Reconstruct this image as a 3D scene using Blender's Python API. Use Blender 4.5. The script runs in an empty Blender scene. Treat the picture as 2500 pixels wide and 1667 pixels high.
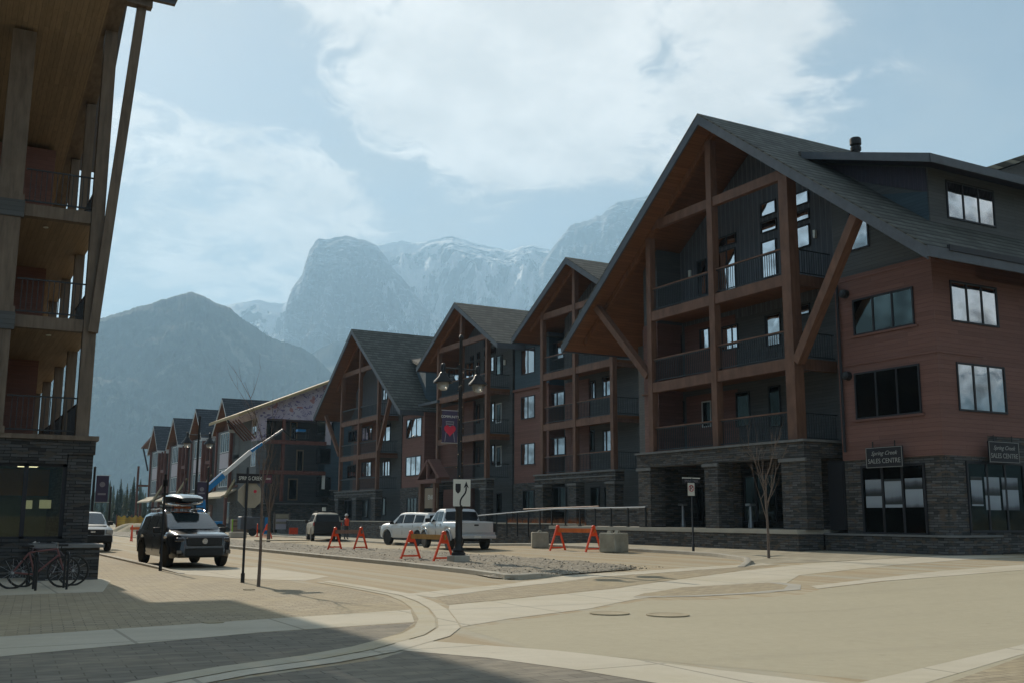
import bpy, bmesh, math, random
from mathutils import Vector, Matrix, noise
random.seed(7)
R = math.radians
C = bpy.context.scene.collection
SC = bpy.context.scene
# ---------------------------------------------------------------- camera
YAW, PIT, ROL, FPX = 0.5056417, 0.1693923, 0.00405344, 2509.22
CAM = Vector((0, 0, 1.6))
_F = Vector((math.sin(YAW)*math.cos(PIT), math.cos(YAW)*math.cos(PIT), math.sin(PIT)))
_Rt = Vector((math.cos(YAW), -math.sin(YAW), 0)); _U = _Rt.cross(_F)
_r = math.cos(ROL)*_Rt + math.sin(ROL)*_U
_u = -math.sin(ROL)*_Rt + math.cos(ROL)*_U
cd = bpy.data.cameras.new('camera'); cam = bpy.data.objects.new('camera', cd); C.objects.link(cam)
m = Matrix((( _r.x, _u.x, -_F.x, CAM.x), (_r.y, _u.y, -_F.y, CAM.y), (_r.z, _u.z, -_F.z, CAM.z), (0, 0, 0, 1)))
cam.matrix_world = m
cd.sensor_width = 36; cd.lens = FPX*36/2500; cd.clip_start = 0.1; cd.clip_end = 40000
SC.camera = cam
SC.view_settings.view_transform = 'Standard'; SC.view_settings.look = 'None'
SC.view_settings.exposure = 0.45; SC.view_settings.gamma = 1.0
SC.cycles.volume_bounces = 1; SC.cycles.max_bounces = 6
SC.cycles.caustics_reflective = False; SC.cycles.caustics_refractive = False

def ray(px, py): return (px-1250)*_r - (py-833.5)*_u + FPX*_F
def at(px, py, x=None, y=None, z=None):
    """the point of the plane x=, y= or z= seen at a pixel of the 2500 px photograph"""
    d = ray(px, py); i, v = (0, x) if x is not None else (1, y) if y is not None else (2, z)
    return CAM + d*((v-CAM[i])/d[i])
def gz(x, y=0.0):                                          # the street rises gently towards the corner lodge
    return 0.0322*max(0.0, min(x, 28.2)-14.0)*max(0.0, min(1.0, (54.0-y)/12.0))
def gnd(px, py):
    z = 0.0
    for _ in range(50):
        q = at(px, py, z=z); z = 0.5*z+0.5*gz(q.x, q.y)
    return Vector((q.x, q.y, gz(q.x, q.y)))
# ---------------------------------------------------------------- light and sky
SUN_EL, SUN_AZ = 32.0, -0.5                                # azimuth from +Y towards +X
sd = bpy.data.lights.new('sun', 'SUN'); sd.energy = 5.0; sd.angle = R(0.5); sd.color = (1.0, 0.90, 0.74)
so = bpy.data.objects.new('sun', sd); C.objects.link(so)
sv = Vector((math.sin(R(SUN_AZ))*math.cos(R(SUN_EL)), math.cos(R(SUN_AZ))*math.cos(R(SUN_EL)), math.sin(R(SUN_EL))))
so.rotation_euler = sv.to_track_quat('Z', 'Y').to_euler()
so.location = (0, 0, 60)

class NT:
    """small helper that writes node trees"""
    def __init__(s, tree): s.t = tree; s.n = tree.nodes; s.l = tree.links
    def new(s, kind, **kw):
        n = s.n.new(kind)
        for k, v in kw.items():
            if k[0] == '_': setattr(n, k[1:], v)
        return n
    def set(s, sock, v):
        if isinstance(v, bpy.types.NodeSocket): s.l.new(v, sock)
        elif isinstance(v, (tuple, list, Vector)) and len(v) == 3 and sock.type == 'RGBA': sock.default_value = (*v, 1)
        else: sock.default_value = v
    def m(s, op, a, b=0.0, c=0.0, clamp=False):
        n = s.n.new('ShaderNodeMath'); n.operation = op; n.use_clamp = clamp
        s.set(n.inputs[0], a); s.set(n.inputs[1], b)
        if len(n.inputs) > 2: s.set(n.inputs[2], c)
        return n.outputs[0]
    def vm(s, op, a, b=(0, 0, 0)):
        n = s.n.new('ShaderNodeVectorMath'); n.operation = op
        s.set(n.inputs[0], a); s.set(n.inputs[1], b)
        return n.outputs['Value'] if op in ('DOT_PRODUCT', 'LENGTH') else n.outputs[0]
    def sep(s, v):
        n = s.n.new('ShaderNodeSeparateXYZ'); s.set(n.inputs[0], v); return n.outputs
    def comb(s, x, y, z):
        n = s.n.new('ShaderNodeCombineXYZ')
        for i, v in enumerate((x, y, z)): s.set(n.inputs[i], v)
        return n.outputs[0]
    def noise(s, vec, scale, detail=4.0, rough=0.55, dist=0.0):
        n = s.n.new('ShaderNodeTexNoise'); n.inputs['Scale'].default_value = scale
        n.inputs['Detail'].default_value = detail; n.inputs['Roughness'].default_value = rough
        n.inputs['Distortion'].default_value = dist
        if vec is not None: s.set(n.inputs['Vector'], vec)
        return n.outputs['Fac']
    def ramp(s, f, stops, interp='LINEAR'):
        n = s.n.new('ShaderNodeValToRGB'); n.color_ramp.interpolation = interp
        e = n.color_ramp.elements
        while len(e) < len(stops): e.new(0.5)
        for i, (p, c) in enumerate(stops):
            e[i].position = p; e[i].color = (*c, 1) if len(c) == 3 else c
        s.set(n.inputs[0], f); return n.outputs['Color']
    def sm(s, f, a, b, lo=0.0, hi=1.0):
        n = s.n.new('ShaderNodeMapRange'); n.interpolation_type = 'SMOOTHSTEP'
        s.set(n.inputs[0], f); n.inputs[1].default_value = a; n.inputs[2].default_value = b
        n.inputs[3].default_value = lo; n.inputs[4].default_value = hi
        return n.outputs[0]
    def mix(s, f, a, b, mode='MIX'):
        n = s.n.new('ShaderNodeMix'); n.data_type = 'RGBA'; n.blend_type = mode
        s.set(n.inputs[0], f); s.set(n.inputs[6], a); s.set(n.inputs[7], b)
        return n.outputs[2]
    def brick(s, vec, w, h, mortar, c1, c2, cm, off=0.5, smooth=0.1, bias=0.0):
        n = s.n.new('ShaderNodeTexBrick'); n.offset = off
        n.inputs['Scale'].default_value = 1.0; n.inputs['Brick Width'].default_value = w
        n.inputs['Row Height'].default_value = h; n.inputs['Mortar Size'].default_value = mortar
        n.inputs['Mortar Smooth'].default_value = smooth; n.inputs['Bias'].default_value = bias
        s.set(n.inputs['Color1'], c1); s.set(n.inputs['Color2'], c2); s.set(n.inputs['Mortar'], cm)
        s.set(n.inputs['Vector'], vec); return n.outputs['Color'], n.outputs['Fac']
    def bump(s, h, strength=0.3, dist=0.02):
        n = s.n.new('ShaderNodeBump'); n.inputs['Strength'].default_value = strength
        n.inputs['Distance'].default_value = dist; s.set(n.inputs['Height'], h); return n.outputs[0]

w = bpy.data.worlds.new('World'); SC.world = w; w.use_nodes = True
T = NT(w.node_tree); T.n.clear()
sky = T.n.new('ShaderNodeTexSky'); sky.sky_type = 'NISHITA'; sky.sun_disc = False
sky.sun_elevation = R(SUN_EL); sky.sun_rotation = R(SUN_AZ); sky.air_density = 1.2; sky.dust_density = 0.6; sky.ozone_density = 1.5
SKY_STRENGTH = 0.055
dirv = T.n.new('ShaderNodeTexCoord').outputs['Generated']
X, Y, Z = T.sep(dirv)
zz = T.m('ADD', T.m('MAXIMUM', Z, 0.0), 0.22)
pl = T.comb(T.m('DIVIDE', X, zz), T.m('DIVIDE', Y, zz), T.m('MULTIPLY', Z, 0.6))
warp = T.noise(pl, 2.3, 4.0)
n1 = T.noise(T.vm('ADD', pl, T.comb(warp, T.m('MULTIPLY', warp, -1.0), 0.0)), 2.6, 12.0, 0.66, 0.2)
n2 = T.noise(pl, 9.0, 10.0, 0.68)
field = T.m('ADD', T.m('MULTIPLY', n1, 0.68), T.m('MULTIPLY', n2, 0.32))
# cloud banks: centre (pixel of the photograph), angular radius in degrees, weight
acc = None
for px, py, rad, wt in ((1100, 20, 8, .20), (1500, 60, 9.5, .26), (1250, 190, 6, .20), (1650, 190, 7, .20), (1950, 60, 8, .15), (950, 190, 3.5, .12),
                        (640, 560, 5.5, .17), (740, 610, 4, .10), (1350, 330, 3.5, .14), (2180, 320, 4.2, .20), (1960, 290, 3.5, .10), (2000, 180, 4, .12),
                        (2230, 190, 2.5, .10), (360, 350, 2.6, .12), (1470, 465, 3.0, .12), (2480, 60, 4, .12), (300, 720, 4.5, .10), (450, 30, 3, .08)):
    c = ray(px, py).normalized()
    d = T.vm('DOT_PRODUCT', dirv, tuple(c))
    g = T.sm(d, math.cos(R(rad*1.5)), 1.0, 0.0, wt)
    acc = g if acc is None else T.m('MAXIMUM', acc, T.m('ADD', T.m('MULTIPLY', acc, 0.75), T.m('MULTIPLY', g, 0.75)))
# two blue holes high on the right
for px, py, rad, wt in ((2330, 200, 7, .10), (1950, 10, 0.1, .0), (1640, 40, 3.0, .14), (1430, 700, 8, .04), (1750, 560, 9, .12)):
    if wt:
        c = ray(px, py).normalized(); d = T.vm('DOT_PRODUCT', dirv, tuple(c))
        acc = T.m('SUBTRACT', acc, T.sm(d, math.cos(R(rad*1.5)), 1.0, 0.0, wt))
mask = T.sm(T.m('ADD', field, acc), 0.555, 0.675)
thin = T.sm(T.m('ADD', T.noise(pl, 1.3, 6.0, 0.6), T.m('MULTIPLY', acc, 0.6)), 0.38, 0.72, 0.28, 0.80)
shade = T.sm(T.noise(pl, 6.0, 9.0, 0.65), 0.32, 0.68, 0.84, 1.10)
def scaled(col, f):
    o_ = T.vm('SCALE', (1, 1, 1)); T.set(o_.node.inputs['Scale'], f); T.set(o_.node.inputs[0], col); return o_
skyc = T.mix(thin, sky.outputs[0], (8.7, 8.4, 7.9))
skyc = T.mix(mask, skyc, scaled((15.5, 14.4, 13.2), shade))
bg = T.n.new('ShaderNodeBackground'); T.set(bg.inputs[0], skyc); bg.inputs[1].default_value = SKY_STRENGTH
wo = T.n.new('ShaderNodeOutputWorld'); T.l.new(bg.outputs[0], wo.inputs[0])

# ---------------------------------------------------------------- materials
def srgb(h):
    h = h.lstrip('#'); v = [int(h[i:i+2], 16)/255 for i in (0, 2, 4)]
    return tuple(x/12.92 if x <= .04045 else ((x+.055)/1.055)**2.4 for x in v)
MATS = {}
def material(name, col, rough=0.7, metal=0.0, var=0.18, vscale=2.5, bumps=0.15, bscale=30.0, spec=0.3, coat=0.0, emit=None, obj=False, alpha=None):
    if name in MATS: return MATS[name]
    m = bpy.data.materials.new(name); m.use_nodes = True; t = NT(m.node_tree); t.n.clear()
    o = t.n.new('ShaderNodeOutputMaterial'); b = t.n.new('ShaderNodeBsdfPrincipled'); t.l.new(b.outputs[0], o.inputs[0])
    p = t.n.new('ShaderNodeTexCoord').outputs['Object'] if obj else t.n.new('ShaderNodeNewGeometry').outputs['Position']
    col = srgb(col) if isinstance(col, str) else col
    if var:
        f = t.noise(p, vscale, 5.0, 0.6)
        c = t.ramp(f, [(0.25, tuple(x*(1-var) for x in col)), (0.75, tuple(min(1, x*(1+var)) for x in col))])
        t.set(b.inputs['Base Color'], c)
    else: t.set(b.inputs['Base Color'], col)
    t.set(b.inputs['Roughness'], rough); b.inputs['Metallic'].default_value = metal
    b.inputs['Specular IOR Level'].default_value = spec; b.inputs['Coat Weight'].default_value = coat
    b.inputs['Coat Roughness'].default_value = 0.08
    if bumps: t.set(b.inputs['Normal'], t.bump(t.noise(p, bscale, 4.0), bumps, 0.01))
    if emit: t.set(b.inputs['Emission Color'], emit[0]); b.inputs['Emission Strength'].default_value = emit[1]
    MATS[name] = m; return m
def shader(name, fn):
    """material whose base colour, roughness and normal come from fn(t, position)"""
    if name in MATS: return MATS[name]
    m = bpy.data.materials.new(name); m.use_nodes = True; t = NT(m.node_tree); t.n.clear()
    o = t.n.new('ShaderNodeOutputMaterial'); b = t.n.new('ShaderNodeBsdfPrincipled'); t.l.new(b.outputs[0], o.inputs[0])
    p = t.n.new('ShaderNodeNewGeometry').outputs['Position']
    c, r, nrm = fn(t, p)
    t.set(b.inputs['Base Color'], c); t.set(b.inputs['Roughness'], r); b.inputs['Specular IOR Level'].default_value = 0.25
    if nrm is not None: t.set(b.inputs['Normal'], nrm)
    MATS[name] = m; return m
def uv_wall(t, p):
    x, y, z = t.sep(p); return t.comb(t.m('ADD', x, y), z, 0.0)
def ledgestone(base, warm):
    def fn(t, p):
        v = uv_wall(t, p)
        v2 = t.vm('ADD', v, t.comb(t.m('MULTIPLY', t.noise(v, 3.0, 2.0), 0.10), t.m('MULTIPLY', t.noise(v, 1.7, 2.0), 0.03), 0))
        c, f = t.brick(v2, 0.42, 0.085, 0.008, tuple(x*0.55 for x in base), tuple(x*1.6 for x in base), tuple(x*0.25 for x in base), 0.37)
        c3, f3 = t.brick(v2, 0.42, 0.085, 0.0, (0, 0, 0), (1, 1, 1), (0, 0, 0), 0.37)
        hue = t.noise(t.vm('MULTIPLY', v2, (2.6, 9.0, 1.0)), 1.0, 1.0)
        c = t.mix(t.sm(hue, 0.52, 0.66), c, warm)
        c = t.mix(t.sm(t.noise(v, 22.0, 3.0), 0.66, 0.74, 0.0, 0.55), c, (0.24, 0.24, 0.22))
        h = t.m('SUBTRACT', t.m('MULTIPLY', t.noise(v2, 14.0, 3.0), 0.5), f)
        h = t.m('ADD', h, t.m('MULTIPLY', t.sep(c3)[0], 0.9))
        return c, 0.85, t.bump(h, 0.7, 0.03)
    return fn
def lap(col, h=0.15, var=0.2):
    def fn(t, p):
        v = uv_wall(t, p)
        c, f = t.brick(v, 3.4, h, 0.006, tuple(x*(1-var) for x in col), tuple(x*(1+var) for x in col), tuple(x*0.35 for x in col), 0.43, 0.0)
        g = t.noise(t.vm('MULTIPLY', v, (1.5, 24.0, 1)), 1.0, 4.0)
        c = t.mix(0.5, c, t.ramp(g, [(0.3, tuple(x*0.8 for x in col)), (0.7, tuple(x*1.15 for x in col))]))
        saw = t.m('FRACT', t.m('DIVIDE', t.sep(v)[1], h))
        return c, 0.72, t.bump(t.m('SUBTRACT', 1.0, saw), 0.5, 0.02)
    return fn
def battens(col, w=0.3):
    def fn(t, p):
        v = uv_wall(t, p); u = t.m('FRACT', t.m('DIVIDE', t.sep(v)[0], w))
        st = t.m('LESS_THAN', u, 0.22)
        g = t.noise(t.vm('MULTIPLY', v, (12.0, 1.0, 1)), 1.0, 3.0)
        c = t.ramp(g, [(0.3, tuple(x*0.75 for x in col)), (0.7, tuple(x*1.25 for x in col))])
        c = t.mix(st, c, tuple(x*1.5 for x in col))
        return c, 0.7, t.bump(st, 0.8, 0.03)
    return fn
def planks(col, axis, w=0.14):
    def fn(t, p):
        xyz = t.sep(p); a = xyz['xyz'.index(axis)]; b = xyz[0 if axis != 'x' else 1]
        v = t.comb(b, a, xyz[2])
        c, f = t.brick(t.comb(b, a, 0), 3.0, w, 0.006, tuple(x*0.8 for x in col), tuple(x*1.2 for x in col), tuple(x*0.35 for x in col), 0.31)
        g = t.noise(t.vm('MULTIPLY', v, (1.2, 18.0, 18.0)), 1.0, 4.0)
        c = t.mix(0.45, c, t.ramp(g, [(0.3, tuple(x*0.7 for x in col)), (0.7, tuple(x*1.25 for x in col))]))
        return c, 0.62, t.bump(f, -0.4, 0.01)
    return fn
def timber(col):
    def fn(t, p):
        g = t.noise(t.vm('MULTIPLY', p, (9.0, 3.0, 1.2)), 1.0, 5.0, 0.6)
        s = t.noise(p, 1.6, 3.0)
        c = t.ramp(g, [(0.25, tuple(x*0.6 for x in col)), (0.55, col), (0.8, tuple(x*1.3 for x in col))])
        c = t.mix(t.sm(s, 0.5, 0.7, 0.0, 0.3), c, tuple(x*0.6 for x in col))
        return c, 0.6, t.bump(g, 0.25, 0.01)
    return fn
def shingle(col, k=1.66, axis=0):
    def fn(t, p):
        xyz = t.sep(p); v = t.comb(xyz[axis], t.m('MULTIPLY', xyz[2], k), 0.0)
        v = t.vm('ADD', v, t.comb(0, t.m('MULTIPLY', t.noise(p, 2.0, 2.0), 0.05), 0))
        c, f = t.brick(v, 0.50, 0.45, 0.012, tuple(x*0.8 for x in col), tuple(x*1.35 for x in col), tuple(x*0.3 for x in col), 0.5, 0.0)
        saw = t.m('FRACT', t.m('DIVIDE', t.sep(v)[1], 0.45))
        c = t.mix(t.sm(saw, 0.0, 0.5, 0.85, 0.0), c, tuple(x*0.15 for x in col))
        c = t.mix(t.sm(t.noise(p, 0.5, 3.0), 0.4, 0.7, 0.0, 0.15), c, tuple(x*1.3 for x in col))
        return c, 0.9, t.bump(t.m('SUBTRACT', 1.0, saw), 0.8, 0.04)
    return fn
M = {}
def glass(name, col=(0.62, 0.64, 0.66), rough=0.03, wob=0.006):
    """coated window glass: a strong mirror with a faint waviness"""
    m = bpy.data.materials.new(name); m.use_nodes = True; t = NT(m.node_tree); t.n.clear()
    o = t.n.new('ShaderNodeOutputMaterial'); b = t.n.new('ShaderNodeBsdfPrincipled'); t.l.new(b.outputs[0], o.inputs[0])
    p = t.n.new('ShaderNodeNewGeometry').outputs['Position']
    b.inputs['Base Color'].default_value = (*col, 1); b.inputs['Metallic'].default_value = 1.0; b.inputs['Roughness'].default_value = rough
    t.set(b.inputs['Normal'], t.bump(t.noise(p, 1.3, 1.0), 0.25, wob*4))
    n_ = t.noise(t.vm('MULTIPLY', p, (.55, .55, .9)), 1.0, 2.0)
    t.set(b.inputs['Base Color'], t.ramp(n_, [(.38, tuple(x*.55 for x in col)), (.55, tuple(x*1.12 for x in col))]))
    MATS[name] = m; return m
M['stone'] = shader('ledgestone', ledgestone((0.080, 0.078, 0.076), (0.10, 0.078, 0.058)))
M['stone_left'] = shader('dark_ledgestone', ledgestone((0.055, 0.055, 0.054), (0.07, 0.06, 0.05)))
M['cap'] = material('stone_cap', (0.17, 0.17, 0.165), 0.8, vscale=4)
M['brown'] = shader('brown_siding', lap((0.175, 0.088, 0.070)))
M['grey'] = shader('charcoal_siding', lap((0.088, 0.092, 0.092), 0.13))
M['teal'] = shader('teal_siding', lap((0.055, 0.085, 0.105), 0.13))
M['greysid'] = shader('grey_siding', lap((0.12, 0.125, 0.13), 0.16))
M['batten'] = shader('batten_siding', battens((0.085, 0.090, 0.100)))
M['purple'] = shader('dark_battens', battens((0.050, 0.044, 0.062), 0.2))
M['timber'] = shader('stained_timber', timber((0.175, 0.090, 0.058)))
M['timber_left'] = shader('weathered_timber', timber((0.155, 0.120, 0.090)))
M['rust'] = shader('red_oxide_beam', timber((0.15, 0.060, 0.045)))
M['soffit'] = shader('soffit_boards', planks((0.19, 0.082, 0.036), 'y'))
M['soffit_left'] = shader('cedar_soffit_boards', planks((0.25, 0.185, 0.12), 'x'))
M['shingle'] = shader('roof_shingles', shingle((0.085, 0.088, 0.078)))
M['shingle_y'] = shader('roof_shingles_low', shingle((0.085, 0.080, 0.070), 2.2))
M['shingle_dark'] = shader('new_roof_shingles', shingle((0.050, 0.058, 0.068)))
M['tan_roof'] = material('unfinished_tan_roof', (0.42, 0.36, 0.26), 0.85)
M['fascia'] = material('grey_fascia', (0.085, 0.095, 0.11), 0.5)
M['frame'] = material('dark_window_frame', (0.022, 0.022, 0.026), 0.5, var=0)
M['whiteframe'] = material('white_window_frame', (0.55, 0.57, 0.58), 0.5, var=0.05)
M['rail'] = material('black_railing', (0.030, 0.034, 0.038), 0.45, var=0.1)
M['pane'] = glass('window_glass', (0.66, 0.64, 0.64))
M['pane_dim'] = glass('dim_window_glass', (0.16, 0.18, 0.17), 0.06)
M['pane_dark'] = glass('dark_window_glass', (0.035, 0.042, 0.038), 0.08)
M['black'] = material('black_paint', (0.018, 0.018, 0.019), 0.4, var=0.1, bumps=0.05)
M['concrete'] = material('pale_concrete', (0.40, 0.37, 0.31), 0.85, var=0.14, vscale=1.2)
M['kerb'] = material('kerb_concrete', (0.36, 0.33, 0.27), 0.85, var=0.2, vscale=1.5)
M['white'] = material('white_paint', (0.72, 0.72, 0.70), 0.45, var=0.05)
M['signwhite'] = material('sign_white', (0.62, 0.62, 0.56), 0.5, var=0.04)
M['ink'] = material('sign_black', (0.015, 0.014, 0.018), 0.5, var=0)
M['orange'] = material('safety_orange', (0.85, 0.085, 0.025), 0.45, var=0.12, vscale=6)
M['board'] = material('timber_board', (0.46, 0.26, 0.08), 0.7, var=0.25, vscale=5)
M['bark'] = material('bark', (0.14, 0.105, 0.085), 0.9, var=0.3, vscale=12)

# ---------------------------------------------------------------- mesh helpers
class MB:
    def __init__(s): s.v = []; s.f = []
    def add(s, vs, fs):
        o = len(s.v); s.v += [tuple(v) for v in vs]; s.f += [tuple(i+o for i in f) for f in fs]; return s
    def box(s, x0, x1, y0, y1, z0, z1):
        if x0 > x1: x0, x1 = x1, x0
        if y0 > y1: y0, y1 = y1, y0
        if z0 > z1: z0, z1 = z1, z0
        return s.add([(x0, y0, z0), (x1, y0, z0), (x1, y1, z0), (x0, y1, z0), (x0, y0, z1), (x1, y0, z1), (x1, y1, z1), (x0, y1, z1)],
                     [(0, 3, 2, 1), (4, 5, 6, 7), (0, 1, 5, 4), (1, 2, 6, 5), (2, 3, 7, 6), (3, 0, 4, 7)])
    def beam(s, p, q, w, h, up=(0, 0, 1)):
        """square bar from p to q; w across, h along up"""
        p = Vector(p); q = Vector(q); d = (q-p).normalized(); u = Vector(up)
        if abs(d.dot(u)) > 0.98: u = Vector((0, 1, 0))
        a = d.cross(u).normalized()*(w/2); b = a.cross(d).normalized()*(h/2)
        vs = [p-a-b, p+a-b, p+a+b, p-a+b, q-a-b, q+a-b, q+a+b, q-a+b]
        return s.add(vs, [(0, 1, 2, 3), (7, 6, 5, 4), (0, 4, 5, 1), (1, 5, 6, 2), (2, 6, 7, 3), (3, 7, 4, 0)])
    def tube(s, pts, rad, n=8, cap=True):
        pts = [Vector(p) for p in pts]
        rad = rad if isinstance(rad, (list, tuple)) else [rad]*len(pts)
        ring = []; prev = None
        for i, p in enumerate(pts):
            d = (pts[min(i+1, len(pts)-1)]-pts[max(i-1, 0)]).normalized()
            if prev is None:
                a = d.orthogonal().normalized()
            else:
                a = (prev-d*prev.dot(d)); a = a.normalized() if a.length > 1e-5 else d.orthogonal().normalized()
            prev = a; b = d.cross(a)
            ring.append([p+(a*math.cos(2*math.pi*k/n)+b*math.sin(2*math.pi*k/n))*rad[i] for k in range(n)])
        vs = [v for r in ring for v in r]; fs = []
        for i in range(len(pts)-1):
            for k in range(n):
                fs.append((i*n+k, i*n+(k+1) % n, (i+1)*n+(k+1) % n, (i+1)*n+k))
        if cap: fs.append(tuple(range(n-1, -1, -1))); fs.append(tuple((len(pts)-1)*n+k for k in range(n)))
        return s.add(vs, fs)
    def lathe(s, prof, n=16, c=(0, 0, 0), axis='z'):
        vs = []; fs = []
        for r, z in prof:
            for k in range(n):
                a = 2*math.pi*k/n; x, y = r*math.cos(a), r*math.sin(a)
                if axis == 'z': v = (x, y, z)
                elif axis == 'y': v = (x, z, y)
                else: v = (z, x, y)
                vs.append((v[0]+c[0], v[1]+c[1], v[2]+c[2]))
        for i in range(len(prof)-1):
            for k in range(n): fs.append((i*n+k, i*n+(k+1) % n, (i+1)*n+(k+1) % n, (i+1)*n+k))
        fs.append(tuple(range(n))); fs.append(tuple((len(prof)-1)*n+k for k in range(n)))
        return s.add(vs, fs)
    def prism(s, poly, axis, a0, a1):
        """polygon given in the two other axes (in xyz order), extruded along axis"""
        def mk(u, v, a): return (a, u, v) if axis == 'x' else (u, a, v) if axis == 'y' else (u, v, a)
        n = len(poly)
        vs = [mk(u, v, a0) for u, v in poly]+[mk(u, v, a1) for u, v in poly]
        fs = [tuple(range(n-1, -1, -1)), tuple(range(n, 2*n))]+[(i, (i+1) % n, n+(i+1) % n, n+i) for i in range(n)]
        return s.add(vs, fs)
    def quad(s, *p): return s.add(p, [tuple(range(len(p)))])
    def xf(s, mat):
        s.v = [tuple(mat @ Vector(v)) for v in s.v]; return s
    def build(s, name, mat, parent=None, local=False, smooth=0, bevel=0, solid=True):
        me = bpy.data.meshes.new(name)
        off = Vector((0, 0, 0))
        if parent is not None and not local: off = origin(parent)
        me.from_pydata([tuple(Vector(v)-off) for v in s.v], [], s.f); me.validate()
        bm = bmesh.new(); bm.from_mesh(me)
        bmesh.ops.recalc_face_normals(bm, faces=bm.faces)
        bm.to_mesh(me); bm.free()
        if smooth:
            me.shade_smooth(); me.set_sharp_from_angle(angle=R(smooth))
        me.materials.append(M[mat] if isinstance(mat, str) else mat)
        o = bpy.data.objects.new(name, me); C.objects.link(o)
        if parent is not None: o.parent = parent
        if bevel:
            b = o.modifiers.new('bevel', 'BEVEL'); b.width = bevel; b.segments = 2; b.limit_method = 'ANGLE'
        return o
def origin(o):
    v = Vector((0, 0, 0))
    while o is not None: v = v+o.location; o = o.parent
    return v
def thing(name, label, cat, loc=(0, 0, 0), rotz=0.0, group=None):
    o = bpy.data.objects.new(name, None); C.objects.link(o); o.empty_display_size = 0.3
    o.location = loc; o.rotation_euler = (0, 0, rotz); o['label'] = label; o['category'] = cat
    if group: o['group'] = group
    return o
def tag(o, label=None, cat=None, group=None, kind=None):
    for k, v in (('label', label), ('category', cat), ('group', group), ('kind', kind)):
        if v: o[k] = v
    return o
def copy_tree(o, parent=None):
    c = o.copy(); C.objects.link(c)
    if parent is not None: c.parent = parent
    for ch in [x for x in o.children]: copy_tree(ch, c)
    return c
def text(name, s, size, mat, parent, mtx, extr=0.002, align='CENTER', local=True, sx=1.0, shear=0.0):
    cu = bpy.data.curves.new(name, 'FONT'); cu.body = s; cu.size = size; cu.extrude = extr; cu.align_x = align; cu.align_y = 'CENTER'; cu.shear = shear
    cu.resolution_u = 3
    to = bpy.data.objects.new(name, cu); C.objects.link(to)
    dg = bpy.context.evaluated_depsgraph_get(); dg.update()
    me = bpy.data.meshes.new_from_object(to.evaluated_get(dg)); bpy.data.objects.remove(to)
    me.transform(mtx @ Matrix.Diagonal((sx, 1, 1, 1))); me.materials.clear(); me.materials.append(M[mat] if isinstance(mat, str) else mat)
    me.name = name
    if not local:
        me.transform(Matrix.Translation(-origin(parent)))
    o = bpy.data.objects.new(name, me); C.objects.link(o); o.parent = parent
    return o
def frame_mtx(pos, right, up):
    r = Vector(right).normalized(); u = Vector(up).normalized(); n = r.cross(u)
    return Matrix(((r.x, u.x, n.x, pos[0]), (r.y, u.y, n.y, pos[1]), (r.z, u.z, n.z, pos[2]), (0, 0, 0, 1)))
# ================================================================ GROUND
def sheet(name, poly, dz, mat, label=None):
    bm = bmesh.new(); f = bm.faces.new([bm.verts.new((x, y, 0)) for x, y in poly])
    for cut in (14.0, 28.2):
        g = bm.verts[:]+bm.edges[:]+bm.faces[:]
        bmesh.ops.bisect_plane(bm, geom=g, plane_co=(cut, 0, 0), plane_no=(1, 0, 0))
    for cut in (42.0, 54.0):
        bmesh.ops.bisect_plane(bm, geom=bm.verts[:]+bm.edges[:]+bm.faces[:], plane_co=(0, cut, 0), plane_no=(0, 1, 0))
    for x_ in (18.0, 22.0, 25.0): bmesh.ops.bisect_plane(bm, geom=bm.verts[:]+bm.edges[:]+bm.faces[:], plane_co=(x_, 0, 0), plane_no=(1, 0, 0))
    for y_ in (45.0, 48.0, 51.0): bmesh.ops.bisect_plane(bm, geom=bm.verts[:]+bm.edges[:]+bm.faces[:], plane_co=(0, y_, 0), plane_no=(0, 1, 0))
    bmesh.ops.triangulate(bm, faces=bm.faces[:])
    dz *= 0.4
    for v in bm.verts: v.co.z = gz(v.co.x, v.co.y)+dz
    bmesh.ops.recalc_face_normals(bm, faces=bm.faces)
    for f in bm.faces:
        if f.normal.z < 0: f.normal_flip()
    me = bpy.data.meshes.new(name); bm.to_mesh(me); bm.free()
    me.materials.append(M[mat]); o = bpy.data.objects.new(name, me); C.objects.link(o); o['kind'] = 'structure'
    return o
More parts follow.
